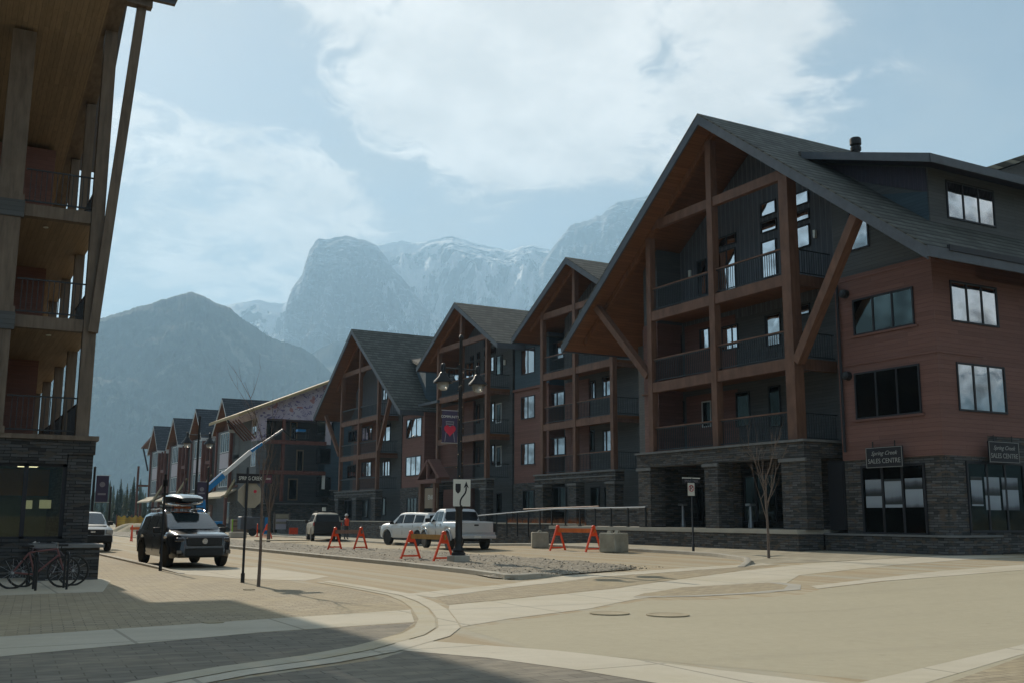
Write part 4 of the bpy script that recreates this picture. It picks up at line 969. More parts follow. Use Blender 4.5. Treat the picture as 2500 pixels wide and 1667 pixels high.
MB().box(x0+.6, 36.0, yF-.2, yF+.2, 9.1, 9.5).build('floor_beam', 'rust', F)
MB().box(x0+.4, 36.0, yF-.2, yF+.2, 5.95, 6.35).build('floor_beam', 'rust', F)
MB().box(31.2, 31.5, yF-.15, yF+.2, 3.2, 11.7).build('post', 'rust', F)
MB().box(36.0, 50, yF+.1, 116, 4.45, 9.8).box(36.9, 50, yF+.2, 116, 9.8, 12.2).build('wall', 'teal', F)
MB().box(35.9, 36.5, yF-.1, yF+.1, 9.2, 12.1).build('post', 'wrapplain', F)
MB().box(35.7, 36.0, yF-.1, yF+.1, 4.5, 6.0).build('post', 'signwhite', F)
for (l, r_, t_, b_) in ((727, 737, 1100, 1148), (707, 723, 1170, 1217), (712, 722, 1030, 1080), (640, 668, 1015, 1065)):
    p_, q_ = at(l, t_, y=yF+2.3), at(r_, b_, y=yF+2.3)
    window_y(F, yF+2.36, p_.x, q_.x, q_.z, p_.z, 1, 'pane_dark', 'tan' if l > 700 else 'frame', w=.14)
for (l, r_, t_, b_) in ((775, 805, 1095, 1130), (775, 805, 1165, 1210), (775, 805, 1025, 1060)):
    p_, q_ = at(l, t_, y=yF), at(r_, b_, y=yF)
    window_y(F, yF+.08, p_.x, q_.x, q_.z, p_.z, 1, 'pane_dim', w=.1)
for z0, z1 in ((10.0, 12.0), (6.8, 8.6)):
    window_x(F, x0-.02, yF+.3, yF+1.9, z0, z1, 2, 'pane', 'whiteframe')
MB().box(36.6, 37.6, 99.0, 99.6, 4.4, 11.0).build('house_wrap_strip', 'wrapplain', F)

# ================================================================ TOWNHOUSES
peaks = (119.7, 133.6, 147.8, 162.6)
words = ('nearest townhouse of the dark gabled row, next to the lodge under construction', 'second townhouse from the lodge under construction, dark steep gable',
         'third townhouse from the lodge under construction, dark steep gable', 'farthest townhouse of the dark gabled row, with a braced corner eave')
def townhouse(yp, label, last=False):
    h = thing('townhouse', label, 'house', (30, yp, 0.45), 0, 'gabled townhouses down the street')
    hw = 3.9; s = .93
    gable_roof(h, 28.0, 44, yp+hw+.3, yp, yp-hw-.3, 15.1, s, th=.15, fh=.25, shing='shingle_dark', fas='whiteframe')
    MB().box(29.6, 44, yp-6.9, yp+6.9, .45, 4.2).box(29.65, 44, yp-6.9, yp+6.9, 4.2, 11.6).build('wall', 'grey', h)
    MB().prism([(yp-3.9, 11.2), (yp+3.9, 11.2), (yp, 14.8)], 'x', 29.2, 43.9).build('gable_wall', 'brown', h)
    MB().box(28.5, 29.6, yp-3.4, yp+3.4, 4.0, 11.3).build('bay_wall', 'greysid', h)
    for dy in (-3.5, 3.1): MB().box(28.3, 29.6, yp+dy, yp+dy+.4, 4.0, 11.4).build('corner_board', 'rust', h)
    MB().box(28.44, 28.5, yp-2.4, yp+1.6, 7.0, 8.7).build('house_wrap_patch', 'wrapplain', h)
    for z0, z1 in ((5.0, 6.8), (8.9, 11.0)): window_x(h, 28.5, yp-2.4, yp+1.6, z0, z1, 4, 'pane_dim', 'whiteframe', w=.1)
    for y in (yp-6.4, yp-4.2): MB().box(28.6, 28.8, y-.12, y+.12, 4.2, 11.0).build('post', 'rust', h)
    MB().box(28.6, 28.85, yp-6.4, yp-4.2, 7.9, 8.3).build('balcony_beam', 'rust', h)
    MB().box(28.5, 29.6, yp-6.6, yp-4.0, 4.8, 5.0).build('balcony_floor', 'rust', h)
    MB().prism([(26.9, 3.75), (29.6, 5.1), (29.6, 4.95), (26.9, 3.55)], 'y', yp-6.2, yp+3.9).build('porch_roof', 'tan_roof', h)
    MB().beam((27.4, yp-6.3, 3.7), (29.4, yp-4.4, 6.6), .3, .25).build('brace', 'lumber', h)
    for dy in (-6.9, 3.4): MB().box(27.2, 27.5, yp+dy, yp+dy+.4, 0, 3.6).build('porch_post', 'rust', h)
    window_x(h, 29.6, yp-1.8, yp+2.2, .9, 3.2, 4, 'pane_dim', 'whiteframe'); MB().box(29.5, 29.6, yp-5.0, yp-3.6, .5, 3.0).build('door', 'brown', h)
    if last:
        MB().prism([(yp+2, 13.6), (yp+10, 12.4), (yp+10, 12.2), (yp+2, 13.2)], 'x', 28.0, 36).build('corner_eave', 'rust', h)
        MB().beam((28.4, yp+5.2, 8.6), (28.2, yp+9.2, 12.2), .2, .2, (1, 0, 0)).build('brace', 'frame', h)
        MB().box(27.6, 27.9, yp+9.6, yp+9.9, .4, 9.4).box(27.6, 29.6, yp+9.6, yp+9.9, 6.2, 6.5).build('scaffold_post', 'rust', h)
    return h
for i, (yp, wd) in enumerate(zip(peaks, words)): townhouse(yp, wd, i == 3)

# ================================================================ BUILDING BEHIND, far right
G = thing('background_building', 'pale shingled roof of a building behind the corner lodge at the right edge', 'building', (62, 40, 0.45))
g0, g1 = at(2405, 410, y=42), at(2500, 379, y=42); gs = (g1.z-g0.z)/(g1.x-g0.x)
M['tan_shingle'] = shader('weathered_shingles', shingle((0.20, 0.19, 0.15), 1.3, 1))
MB().prism([(g0.x-9, g0.z-9*gs), (g1.x+12, g1.z+12*gs), (g1.x+30, g1.z-4), (g1.x+30, g1.z-4.4), (g1.x+12, g1.z+12*gs-.4), (g0.x-9, g0.z-9*gs-.4)], 'y', 40, 70).build('roof', 'tan_shingle', G)
MB().prism([(g0.x-8, .45), (g1.x+29, .45), (g1.x+29, g1.z-5), (g1.x+12, g1.z+12*gs-.5), (g0.x-8, g0.z-8*gs-.5)], 'y', 41, 69).build('wall', 'greysid', G)

# ================================================================ BUILDING ON THE NEAR LEFT
N = thing('left_building', 'shaded building on the near left with cedar soffits, stacked balconies and dark stone base', 'building', (0, 34, 0))
YW = 30.3
# stone ground floor with the shop window
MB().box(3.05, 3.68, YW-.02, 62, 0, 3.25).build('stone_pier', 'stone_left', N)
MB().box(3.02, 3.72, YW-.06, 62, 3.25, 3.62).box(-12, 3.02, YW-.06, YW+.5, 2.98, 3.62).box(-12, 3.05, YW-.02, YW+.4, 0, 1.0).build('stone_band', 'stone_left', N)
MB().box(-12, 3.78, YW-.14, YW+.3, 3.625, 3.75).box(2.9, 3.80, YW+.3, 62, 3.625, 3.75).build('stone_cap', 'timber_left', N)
M['clearglass'] = None
m_ = bpy.data.materials.new('shop_glass'); m_.use_nodes = True; t = NT(m_.node_tree); t.n.clear()
o_ = t.n.new('ShaderNodeOutputMaterial'); gl = t.n.new('ShaderNodeBsdfGlossy'); gl.inputs['Roughness'].default_value = .02; tp = t.n.new('ShaderNodeBsdfTransparent'); tp.inputs[0].default_value = (.75, .8, .75, 1)
fr = t.n.new('ShaderNodeFresnel'); fr.inputs[0].default_value = 1.5; mx = t.n.new('ShaderNodeMixShader'); t.l.new(fr.outputs[0], mx.inputs[0]); t.l.new(tp.outputs[0], mx.inputs[1]); t.l.new(gl.outputs[0], mx.inputs[2]); t.l.new(mx.outputs[0], o_.inputs[0])
M['clearglass'] = m_
sf = MB()
for x in (3.0, 2.05, 1.18, .3, -.6, -1.5): sf.box(x-.055, x+.055, YW+.05, YW+.15, 1.0, 2.98)
sf.box(-12, 3.05, YW+.05, YW+.15, 1.0, 1.06).box(-12, 3.05, YW+.05, YW+.15, 2.9, 2.98)
o = sf.build('shop_window', 'frame', N); MB().box(-12, 3.0, YW+.09, YW+.10, 1.06, 2.9).build('pane', 'clearglass', o)
# lit shop interior
M['shopwall'] = material('olive_interior_wall', (0.24, 0.25, 0.17), .8, var=.15)
M['shoporange'] = material('orange_interior_wall', (0.50, 0.22, 0.04), .7, var=.1)
M['shoplit'] = material('lit_interior_sign', (0.7, 0.68, 0.45), .5, var=.1, emit=((.95, .9, .55), .16))
MB().box(-12, 3.0, YW+4.5, YW+4.6, 0, 2.2).box(-12, 3.0, YW+.4, YW+4.5, 3.0, 3.05).build('shop_wall', 'shopwall', N)
MB().box(-12, 3.0, YW+4.35, YW+4.5, 2.2, 3.0).build('shop_fascia', 'shoporange', N)
sl_ = at(222, 1228, y=YW+3); 
for px0, px1, py0, py1 in ((63, 78, 1220, 1241), (97, 124, 1219, 1240)):
    a_, b_ = at(px0, py0, y=YW+3.4), at(px1, py1, y=YW+3.4)
    MB().box(a_.x, b_.x, YW+3.4, YW+3.46, b_.z, a_.z).build('shop_sign', 'shoplit', N)
M['lamp'] = material('ceiling_lamp', (.9, .8, .6), .5, var=0, bumps=0, emit=((1, .85, .55), 1.6))
for x in (-2.2, .4, 2.2): MB().box(x-.25, x+.25, YW+1.6, YW+2.1, 2.96, 2.99).build('ceiling_lamp', 'lamp', N)
# timber posts, balcony beams and floors
Z = (3.75, 6.95, 10.05, 15.9)
for zb, zt in ((3.75, 15.6),): MB().box(3.18, 3.52, YW-.05, YW+.30, zb, zt).build('post', 'timber_left', N)
for zb, zt, hw in ((3.75, 6.55, .33), (6.95, 9.75, .31), (10.05, 14.98, .29)):
    MB().box(.80-.02, 1.38, YW-.15, YW+.35, zb, zt).box(.74, 1.43, YW-.19, YW+.38, zb, zb+.18).build('box_column', 'timber_left', N)
for z in (6.95, 10.05):
    MB().box(-12, 3.17, YW, YW+.28, z-.34, z).build('balcony_beam', 'timber_left', N)
    MB().box(.72, 1.45, YW-.2, YW-.002, z-.45, z+.02).build('column_cap', 'grey', N)
    MB().box(-12, 3.5, YW+.3, 60, z-.30, z-.08).build('balcony_floor', 'soffit_left', N)
for z in (3.78, 6.97, 10.07):
    railing_y(N, YW+.12, 1.43, 3.18, z, 1.08, top=None, gap=.13); railing_y(N, YW+.12, -4, .74, z, 1.08, top=None, gap=.13)
    railing_x(N, 3.35, YW+.3, 58, z, 1.08, top=None, gap=.13)
# receding street side posts, with sky between them
ystep = [34.5, 38.4, 42.9, 47.4, 52.8]
for i, y in enumerate(ystep): MB().box(3.22, 3.50, y-.14, y+.14, 3.75, 15.5-.17*(y-30.3)).build('post', 'timber_left', N)
MB().beam((3.26, 25.0, 16.75), (3.26, 57, 11.3), .50, .6).build('top_plate', 'timber_left', N)
MB().box(-12, -2.5, YW+4.8, 58, 0, 14.0).build('wall', 'brown', N)
MB().box(-2.5, 3.02, 47.5, 58, 0, 12.2).build('wall', 'brown', N)  # back wall added to stop sun passing through the open balconies
MB().box(-2.45, 2.6, 37, 47.5, 3.7, 13.9).build('wall', 'brown', N)  # inner core added to block sun, so the building's shadow falls solid
window_y(N, YW+4.79, -5.5, -2.9, 10.9, 13.2, 2); window_y(N, YW+4.79, -5.5, -2.9, 7.6, 9.6, 2)
# gable roof of the street side: soffit over the top balcony, barge end and diagonal brace
MB().prism([(23.5, 16.1), (30.6, 15.05), (58, 10.95), (58, 11.2), (30.6, 15.35), (23.5, 16.4)], 'x', -12, 3.0).build('soffit', 'soffit_left', N)
MB().prism([(YW-.5, 16.95), (YW+8, 23.8), (YW+17, 16.95), (YW+17, 16.6), (YW+8, 23.4), (YW-.5, 16.6)], 'x', 3.45, 5.0).build('roof', 'fascia', N)
MB().box(3.3, 4.38, YW-.35, YW-.05, 16.42, 16.75).box(4.38, 5.05, YW-.6, YW-.05, 16.75, 17.0).build('rafter_tail', 'timber_left', N)
MB().beam((3.42, YW-.1, 6.6), (4.12, YW-.1, 16.6), .2, .26, (1, 0, 0)).build('brace', 'timber_left', N)
for x, z in ((2.1, 9.73), (2.4, 6.63)): MB().lathe([(.07, -.02), (.07, 0)], 12, (x, YW+1.1, z)).build('downlight', 'lampwhite', N)
lw = thing('stone_planter', 'low dark stone planter wall with a pale cap at the corner of the left building', 'planter', (3.3, 29.3, 0))
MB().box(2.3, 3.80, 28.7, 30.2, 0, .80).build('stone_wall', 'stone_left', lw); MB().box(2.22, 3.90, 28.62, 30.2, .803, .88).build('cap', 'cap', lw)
# ================================================================ VEHICLES
M['plank_orange'] = material('orange_plank', (0.62, 0.15, 0.03), .6, var=.2, vscale=5)
M['carblack'] = material('black_car_paint', (0.012, 0.013, 0.014), .22, var=0, bumps=0, spec=.5, coat=1.0, obj=True)
M['carwhite'] = material('white_car_paint', (0.60, 0.61, 0.60), .3, var=.03, bumps=0, spec=.5, coat=.6, obj=True)
M['carsilver'] = material('silver_car_paint', (0.42, 0.44, 0.45), .32, metal=.35, var=.05, bumps=0, coat=.6, obj=True)
M['cartan'] = material('dusty_tan_car_paint', (0.34, 0.31, 0.25), .5, metal=.1, var=.2, vscale=2, bumps=0, obj=True)
M['trim'] = material('black_plastic_trim', (0.022, 0.022, 0.022), .6, var=.15, bumps=.05, obj=True)
M['tyre'] = material('dusty_tyre', (0.035, 0.033, 0.030), .85, var=.3, vscale=8, obj=True)
M['rim'] = material('alloy_rim', (0.30, 0.30, 0.30), .35, metal=.8, var=.05, bumps=0, obj=True)
M['rimdark'] = material('dark_rim', (0.035, 0.033, 0.030), .4, metal=.5, var=.05, bumps=0, obj=True)
M['chrome'] = material('chrome', (0.55, 0.55, 0.57), .15, metal=1, var=0, bumps=0, obj=True)
M['carglass'] = material('tinted_car_glass', (0.030, 0.042, 0.045), .04, var=0, bumps=0, spec=1.0, coat=1.0, obj=True)
M['carglass_dark'] = material('dark_car_glass', (0.008, 0.009, 0.010), .12, var=0, bumps=0, spec=.3, obj=True)
M['lens'] = material('headlight_lens', (0.35, 0.36, 0.36), .15, var=.1, bumps=0, spec=.8, coat=1, obj=True)
M['lensdark'] = material('smoked_headlight', (0.05, 0.05, 0.055), .12, var=0, bumps=0, spec=.8, coat=1, obj=True)
M['red'] = material('red_tail_light', (0.45, 0.015, 0.02), .2, var=0, bumps=0, coat=1, obj=True)
def ip(tab, x):
    if x <= tab[0][0]: return tab[0][1]
    for (a, b), (c, d) in zip(tab, tab[1:]):
        if x <= c: return b+(d-b)*(x-a)/(c-a) if c > a else d
    return tab[-1][1]
def vehicle(name, label, cat, loc, rotz, P, group=None):
    """car lofted from cross-sections; local +x is the front. P holds profile tables"""
    v = thing(name, label, cat, loc, rotz, group)
    top, belt, wid = P['top'], P['belt'], P['wid']; sill = P.get('sill', .30); ra = P['r']+.07; wx = P['wheels']; zc = P['r']
    x0, x1 = top[0][0], top[-1][0]
    xs = sorted(set([round(x0+(x1-x0)*i/90, 4) for i in range(91)]+[round(p[0], 4) for p in top]+[round(w_+d, 4) for w_ in wx for d in (-ra, -ra*.97, -ra*.88, ra*.88, ra*.97, ra)]))
    def sec(x):
        hw = ip(wid, x); zb = ip(P.get('bot', [(x0, sill), (x1, sill)]), x)
        for w_ in wx:
            d = abs(x-w_)
            if d < ra: zb = max(zb, zc+math.sqrt(ra*ra-d*d))
        zt = ip(top, x); be = min(ip(belt, x), zt-.01); rw = hw*P.get('roofw', .78)
        z2 = max(zb+.02, min(be-.05, zb+.16)); z3 = max(z2+.01, be-.28); z4 = max(z3+.01, be-.06)
        if zt-be > .18:
            k = min(1, (zt-be)/(P['roof']-be)); w5 = hw*.93+(rw-hw*.93)*k
            up = [(w5, zt-.085*k-.01), (w5-.05*k-.02, zt-.03*k), (w5*.55, zt-.004), (0, zt)]
        else: up = [(hw*.90, be+(zt-be)*.5), (hw*.80, zt-.02), (hw*.5, zt-.004), (0, zt)]
        zm = z2+(z3-z2)*.5
        return [(hw*.955, zb), (hw*.992, z2), (hw*.988, zm), (hw, z3), (hw*.985, z4), (hw*.945, be)]+up
    S = [sec(x) for x in xs]; n = len(S[0]); mb = MB()
    for x, q in zip(xs, S):
        for y, z in q: mb.v.append((x, -y, z))
        for y, z in q[-2::-1]: mb.v.append((x, y, z))
    m_ = 2*n-1
    for i in range(len(xs)-1):
        for k in range(m_-1): mb.f.append((i*m_+k, i*m_+k+1, (i+1)*m_+k+1, (i+1)*m_+k))
    mb.f.append(tuple(range(m_))); mb.f.append(tuple((len(xs)-1)*m_+k for k in range(m_)))
    body = mb.build('body', P['paint'], v, local=True, smooth=P.get('ang', 34))
    mb = MB().box(x0+.25, x1-.3, -ip(wid, 0)*.72, ip(wid, 0)*.72, sill-.03, sill+.35)
    for w_ in wx: mb.box(w_-ra*1.02, w_+ra*1.02, -ip(wid, w_)*.70, ip(wid, w_)*.70, sill+.1, sill+.75)
    mb.build('underbody', 'trim', v, local=True)
    # windows
    def side(x, u, s):
        q = sec(x); y = q[5][0]+(q[6][0]-q[5][0])*u; z = q[5][1]+(q[6][1]-q[5][1])*u; return (x, s*(y+.008), z)
    for s_ in (-1, 1):
        for a, b_, u0, u1 in P['side']:
            m2 = MB(); k = 12; xx = [a+(b_-a)*i/k for i in range(k+1)]
            for x in xx: m2.v += [side(x, u0, s_), side(x, u1 if not callable(u1) else u1(x), s_)]
            for i in range(k): m2.f.append((2*i, 2*i+1, 2*i+3, 2*i+2))
            m2.build('side_window', P.get('sglass', 'carglass_dark'), v, local=True)
    for nm, a, b_ in P['screens']:
        m2 = MB(); k = 8
        for i in range(k+1):
            x = a+(b_-a)*i/k; q = sec(x); e = P['scr_off']
            sg = 1 if b_ < a else -1
            wv = max(.05, q[7][0]-.015)
            nrm = sg*.012 if nm == 'windshield' else -.012
            for f_ in (-1, -.5, 0, .5, 1):
                z = ip([(0, q[9][1]), (q[8][0], q[8][1]), (q[7][0], q[7][1])], abs(f_)*wv)
                m2.v.append((x+nrm, f_*wv, z+.010))
        for i in range(k):
            for j in range(4): m2.f.append((i*5+j, i*5+j+1, (i+1)*5+j+1, (i+1)*5+j))
        m2.build(nm, P.get('wglass', 'carglass') if nm == 'windshield' else 'carglass_dark', v, local=True)
    # wheels
    r = P['r']; tw = .125
    for w_ in wx:
        for s_ in (-1, 1):
            cy = s_*(ip(wid, w_)-.12)
            t_ = MB().lathe([(r*.60, -tw), (r*.90, -tw), (r, -tw*.72), (r, tw*.72), (r*.90, tw), (r*.60, tw)], 28, (w_, cy, r), 'y').build('wheel', 'tyre', v, local=True, smooth=35)
            rm = MB().lathe([(r*.62, tw*.75*s_), (r*.60, tw*.3*s_), (r*.16, tw*.45*s_), (r*.12, tw*.8*s_)], 20, (w_, cy, r), 'y')
            for k in range(6):
                a = k*math.pi/3; c_, s2 = math.cos(a), math.sin(a)
                rm.beam((w_+c_*r*.1, cy+s_*tw*.72, r+s2*r*.1), (w_+c_*r*.6, cy+s_*tw*.80, r+s2*r*.6), .07, .03, (0, 1, 0))
            rm.build('rim', P.get('rimmat', 'rim'), t_, local=True, smooth=35)
    # flares, mirrors, handles
    for w_ in wx:
        for s_ in (-1, 1):
            f = MB(); k = 14; hw = ip(wid, w_)
            for i in range(k+1):
                a = math.pi*(.02+.96*i/k); cx_, cz = w_+math.cos(a)*ra, zc+math.sin(a)*ra; ox, oz = w_+math.cos(a)*(ra+.075), zc+math.sin(a)*(ra+.075)
                f.v += [(cx_, s_*(hw-.05), cz), (cx_, s_*(hw+.022), cz), (ox, s_*(hw+.012), oz), (ox, s_*(hw-.03), oz)]
            for i in range(k):
                for j in range(3): f.f.append((i*4+j, i*4+j+1, (i+1)*4+j+1, (i+1)*4+j))
            f.build('wheel_arch', P.get('flare', P['paint']), v, local=True, smooth=40)
    xm = P['mirror']; hw = ip(wid, xm)
    for s_ in (-1, 1):
        be = ip(belt, xm)
        MB().box(xm-.08, xm+.07, s_*(hw-.02), s_*(hw+.20), be+.02, be+.20).box(xm-.03, xm+.03, s_*(hw-.1), s_*(hw+.02), be+.02, be+.08).build('mirror', P.get('mirmat', 'trim'), v, local=True, bevel=.03)
    dm = MB()
    for x in P.get('seams', []):
        for s_ in (-1, 1):
            q = sec(x); dm.beam((x, s_*(q[1][0]+.001), q[1][1]), (x, s_*(q[4][0]+.004), q[4][1]), .012, .012, (1, 0, 0))
    if dm.v: dm.build('door_seam', 'trim', v, local=True)
    for x in P.get('handles', []):
        for s_ in (-1, 1):
            q = sec(x); MB().box(x-.09, x+.09, s_*(q[4][0]-.01), s_*(q[4][0]+.03), q[4][1]-.06, q[4][1]-.02).build('door_handle', P.get('hmat', P['paint']), v, local=True)
    return v, sec
# --- black SUV with roof box
SUV = dict(paint='carblack', r=.38, wheels=(-1.49, 1.49), roof=1.76, roofw=.76, sill=.34, scr_off=.01, mirror=.82,
           top=[(-2.55, .80), (-2.53, 1.05), (-2.45, 1.28), (-2.30, 1.56), (-2.12, 1.70), (-1.6, 1.76), (-.6, 1.78), (.2, 1.755), (.45, 1.70), (.9, 1.42), (1.28, 1.17), (1.6, 1.145), (2.0, 1.10), (2.25, 1.055), (2.38, 1.0), (2.46, .92), (2.50, .80), (2.52, .60)],
           belt=[(-2.55, .75), (-2.4, 1.12), (-1, 1.10), (1, 1.04), (2.2, .98), (2.5, .6)],
           wid=[(-2.55, .80), (-2.48, .88), (-2.3, .955), (-1.5, .985), (1.5, .985), (1.95, .97), (2.2, .925), (2.36, .86), (2.46, .77), (2.52, .66)],
           bot=[(-2.55, .48), (-2.2, .34), (2.2, .30), (2.50, .36)],
           side=[(-.02, .72, .10, lambda x: .92 if x < .42 else .92-(x-.42)*2.0), (-1.02, -.08, .10, .92), (-1.95, -1.1, .12, lambda x: .9)],
           screens=[('windshield', 1.24, .44), ('rear_window', -2.46, -2.24)], flare='trim', rimmat='rimdark', seams=(-1.1, -.05, .98), handles=(-.95, .1), wglass='carglass', sglass='carglass')
fa = Vector((7.50, 34.75, 0)); ph = R(4)
dv = Vector((math.sin(ph), -math.cos(ph), 0)); cpos = fa-dv*1.49
v, sec = vehicle('parked_suv', 'black SUV with a roof box and crossbar, parked facing the viewer at the sidewalk', 'car', (cpos.x, cpos.y, 0), math.atan2(dv.y, dv.x), SUV)
MB().prism([(2.30, -.60), (2.53, -.56), (2.55, 0), (2.53, .56), (2.30, .60)], 'z', .70, .93).build('grille', 'trim', v, local=True, bevel=.02)
MB().prism([(2.25, -.84), (2.44, -.78), (2.545, -.55), (2.57, 0), (2.545, .55), (2.44, .78), (2.25, .84)], 'z', .36, .60).build('bumper', 'trim', v, local=True, bevel=.03)
g_ = MB()
for z in (.925, .69): g_.beam((2.545, -.55, z), (2.565, 0, z), .02, .014).beam((2.565, 0, z), (2.545, .55, z), .02, .014)
for z in (.60, .40): g_.beam((2.55, -.55, z), (2.58, 0, z), .02, .014).beam((2.58, 0, z), (2.55, .55, z), .02, .014)
g_.build('grille_trim', 'rimdark', v, local=True)
for s_ in (-1, 1):
    MB().prism([(2.12, s_*.93), (2.40, s_*.83), (2.505, s_*.62), (2.35, s_*.58)], 'z', .81, .94).build('headlight', 'lensdark', v, local=True, bevel=.03)
    MB().box(-2.56, -2.45, s_*.6, s_*.93, .95, 1.12).build('tail_light', 'red', v, local=True, bevel=.02)
    MB().box(2.42, 2.5, s_*.70, s_*.85, .45, .55).build('fog_lamp', 'lensdark', v, local=True)
em = MB().lathe([(.085, -.004), (.085, .006), (.072, .006), (.072, -.004)], 22, (0, 0, 0))
for a, b_ in (((-.052, .058), (0, -.062)), ((.052, .058), (0, -.062)), ((-.032, .066), (0, .0)), ((.032, .066), (0, .0))): em.beam((a[0], a[1], .003), (b_[0], b_[1], .003), .012, .006)
em.xf(frame_mtx((2.562, 0, .83), (0, 1, 0), (0, 0, 1))); em.build('emblem', 'chrome', v, local=True)
for s_ in (-1, 1): MB().tube([(-1.7, s_*.66, 1.76), (-1.55, s_*.68, 1.83), (-.2, s_*.68, 1.86), (.15, s_*.66, 1.77)], .022, 8).build('roof_rail', 'chrome', v, local=True, smooth=40)
cb = MB().box(-1.3, -1.24, -.95, .72, 1.87, 1.905).build('crossbar', 'black', v, local=True)
MB().box(-.2, -.14, -.95, .72, 1.87, 1.905).build('crossbar', 'black', v, local=True)
MB().box(-.135, -.12, -.30, .25, 1.86, 1.93).build('strap', 'plank_orange', v, local=True)
rb = MB(); K = 14; W_ = 16
for i in range(K+1):
    u = i/K; x = -1.75+2.35*u; hgt = .46*math.sin(math.pi*min(1, .12+u*.86))**.42; hw = .56*(math.sin(math.pi*(.06+.88*u))**.28)
    for k in range(W_):
        a = 2*math.pi*k/W_; cy_, cz = math.cos(a), math.sin(a)
        rb.v.append((x, hw*math.copysign(abs(cy_)**.55, cy_)+.08, 2.14+(hgt*.5)*math.copysign(abs(cz)**.6, cz)*(1 if cz > 0 else .75)))
for i in range(K):
    for k in range(W_): rb.f.append((i*W_+k, i*W_+(k+1) % W_, (i+1)*W_+(k+1) % W_, (i+1)*W_+k))
rb.f.append(tuple(range(W_))); rb.f.append(tuple(K*W_+k for k in range(W_)))
bx = thing('roof_box', 'glossy black cargo box strapped on top of the black SUV', 'roof box', (cpos.x, cpos.y, 0), math.atan2(dv.y, dv.x))
bx0 = rb.build('shell', 'carblack', bx, local=True, smooth=35)
MB().box(.38, .61, -.28, .44, 1.97, 2.0).build('latch', 'trim', bx, local=True)
# --- pickups
PK = dict(paint='carsilver', r=.39, wheels=(-1.62, 1.62), roof=1.80, roofw=.80, sill=.42, scr_off=.01, mirror=.85,
          top=[(-2.70, .70), (-2.68, 1.22), (-2.6, 1.24), (-.92, 1.24), (-.90, 1.26), (-.80, 1.66), (-.62, 1.79), (.1, 1.80), (.35, 1.74), (1.02, 1.24), (1.6, 1.19), (2.2, 1.12), (2.42, 1.02), (2.55, .80), (2.6, .6)],
          belt=[(-2.7, .9), (-2.6, 1.20), (1, 1.16), (2.2, 1.04), (2.6, .62)],
          wid=[(-2.7, .88), (-2.6, .92), (-1.5, .94), (1.5, .94), (2.2, .92), (2.45, .84), (2.6, .72)],
          bot=[(-2.7, .58), (-2.3, .50), (-1.0, .44), (2.2, .42), (2.6, .50)],
          side=[(.02, .66, .10, lambda x: .92 if x < .34 else .92-(x-.34)*2.1), (-.66, -.06, .10, .92)],
          screens=[('windshield', .99, .36), ('rear_window', -.895, -.80)], seams=(-.76, -.02, .92), handles=(-.62, .12), wglass='carglass')
def pickup(label, loc, rz, **kw):
    P = dict(PK); P.update(kw)
    v, sec = vehicle('pickup_truck', label, 'pickup', loc, rz, P)
    MB().box(-2.55, -1.0, -.70, .70, .72, 1.245).build('cargo_bed', 'trim', v, local=True)
    MB().box(-2.735, -2.69, -.78, .78, .74, 1.20).build('tailgate', P['paint'], v, local=True, bevel=.02)
    MB().box(-2.745, -2.735, -.10, .10, 1.04, 1.11).build('tailgate_handle', 'trim', v, local=True)
    MB().box(-2.90, -2.70, -.86, .86, .50, .66).build('bumper', P.get('bump', 'carsilver'), v, local=True, bevel=.03)
    MB().box(-2.96, -2.7, -.05, .05, .44, .50).build('tow_hitch', 'trim', v, local=True)
    MB().box(-2.91, -2.90, -.16, .16, .53, .63).build('licence_plate', 'signwhite', v, local=True)
    for s_ in (-1, 1):
        MB().box(-2.72, -2.58, s_*.80, s_*.925, .78, 1.16).build('tail_light', P.get('tl', 'red'), v, local=True, bevel=.015)
        MB().box(2.36, 2.58, s_*.56, s_*.86, .80, 1.0).build('headlight', 'lens', v, local=True, bevel=.03)
    MB().box(2.42, 2.60, -.5, .5, .76, 1.0).build('grille', 'trim', v, local=True, bevel=.02)
    MB().box(2.60, 2.62, -.10, .10, .86, .93).build('emblem', 'chrome', v, local=True)
    MB().box(2.38, 2.66, -.84, .84, .42, .74).build('front_bumper', 'trim', v, local=True, bevel=.05)
    return v
hd = R(6.0); d_ = Vector((math.sin(hd), math.cos(hd), 0)); ra_ = Vector((20.6, 41.2, 0)); c_ = ra_+d_*1.62
pickup('silver crew cab pickup parked tailgate toward the viewer behind the street lamp', (c_.x, c_.y, gz(c_.x, c_.y)), math.atan2(d_.y, d_.x), tl='trim')
pickup('white pickup facing the viewer, half hidden by the left building', (6.25, 53.0, 0), R(-88), paint='carwhite')
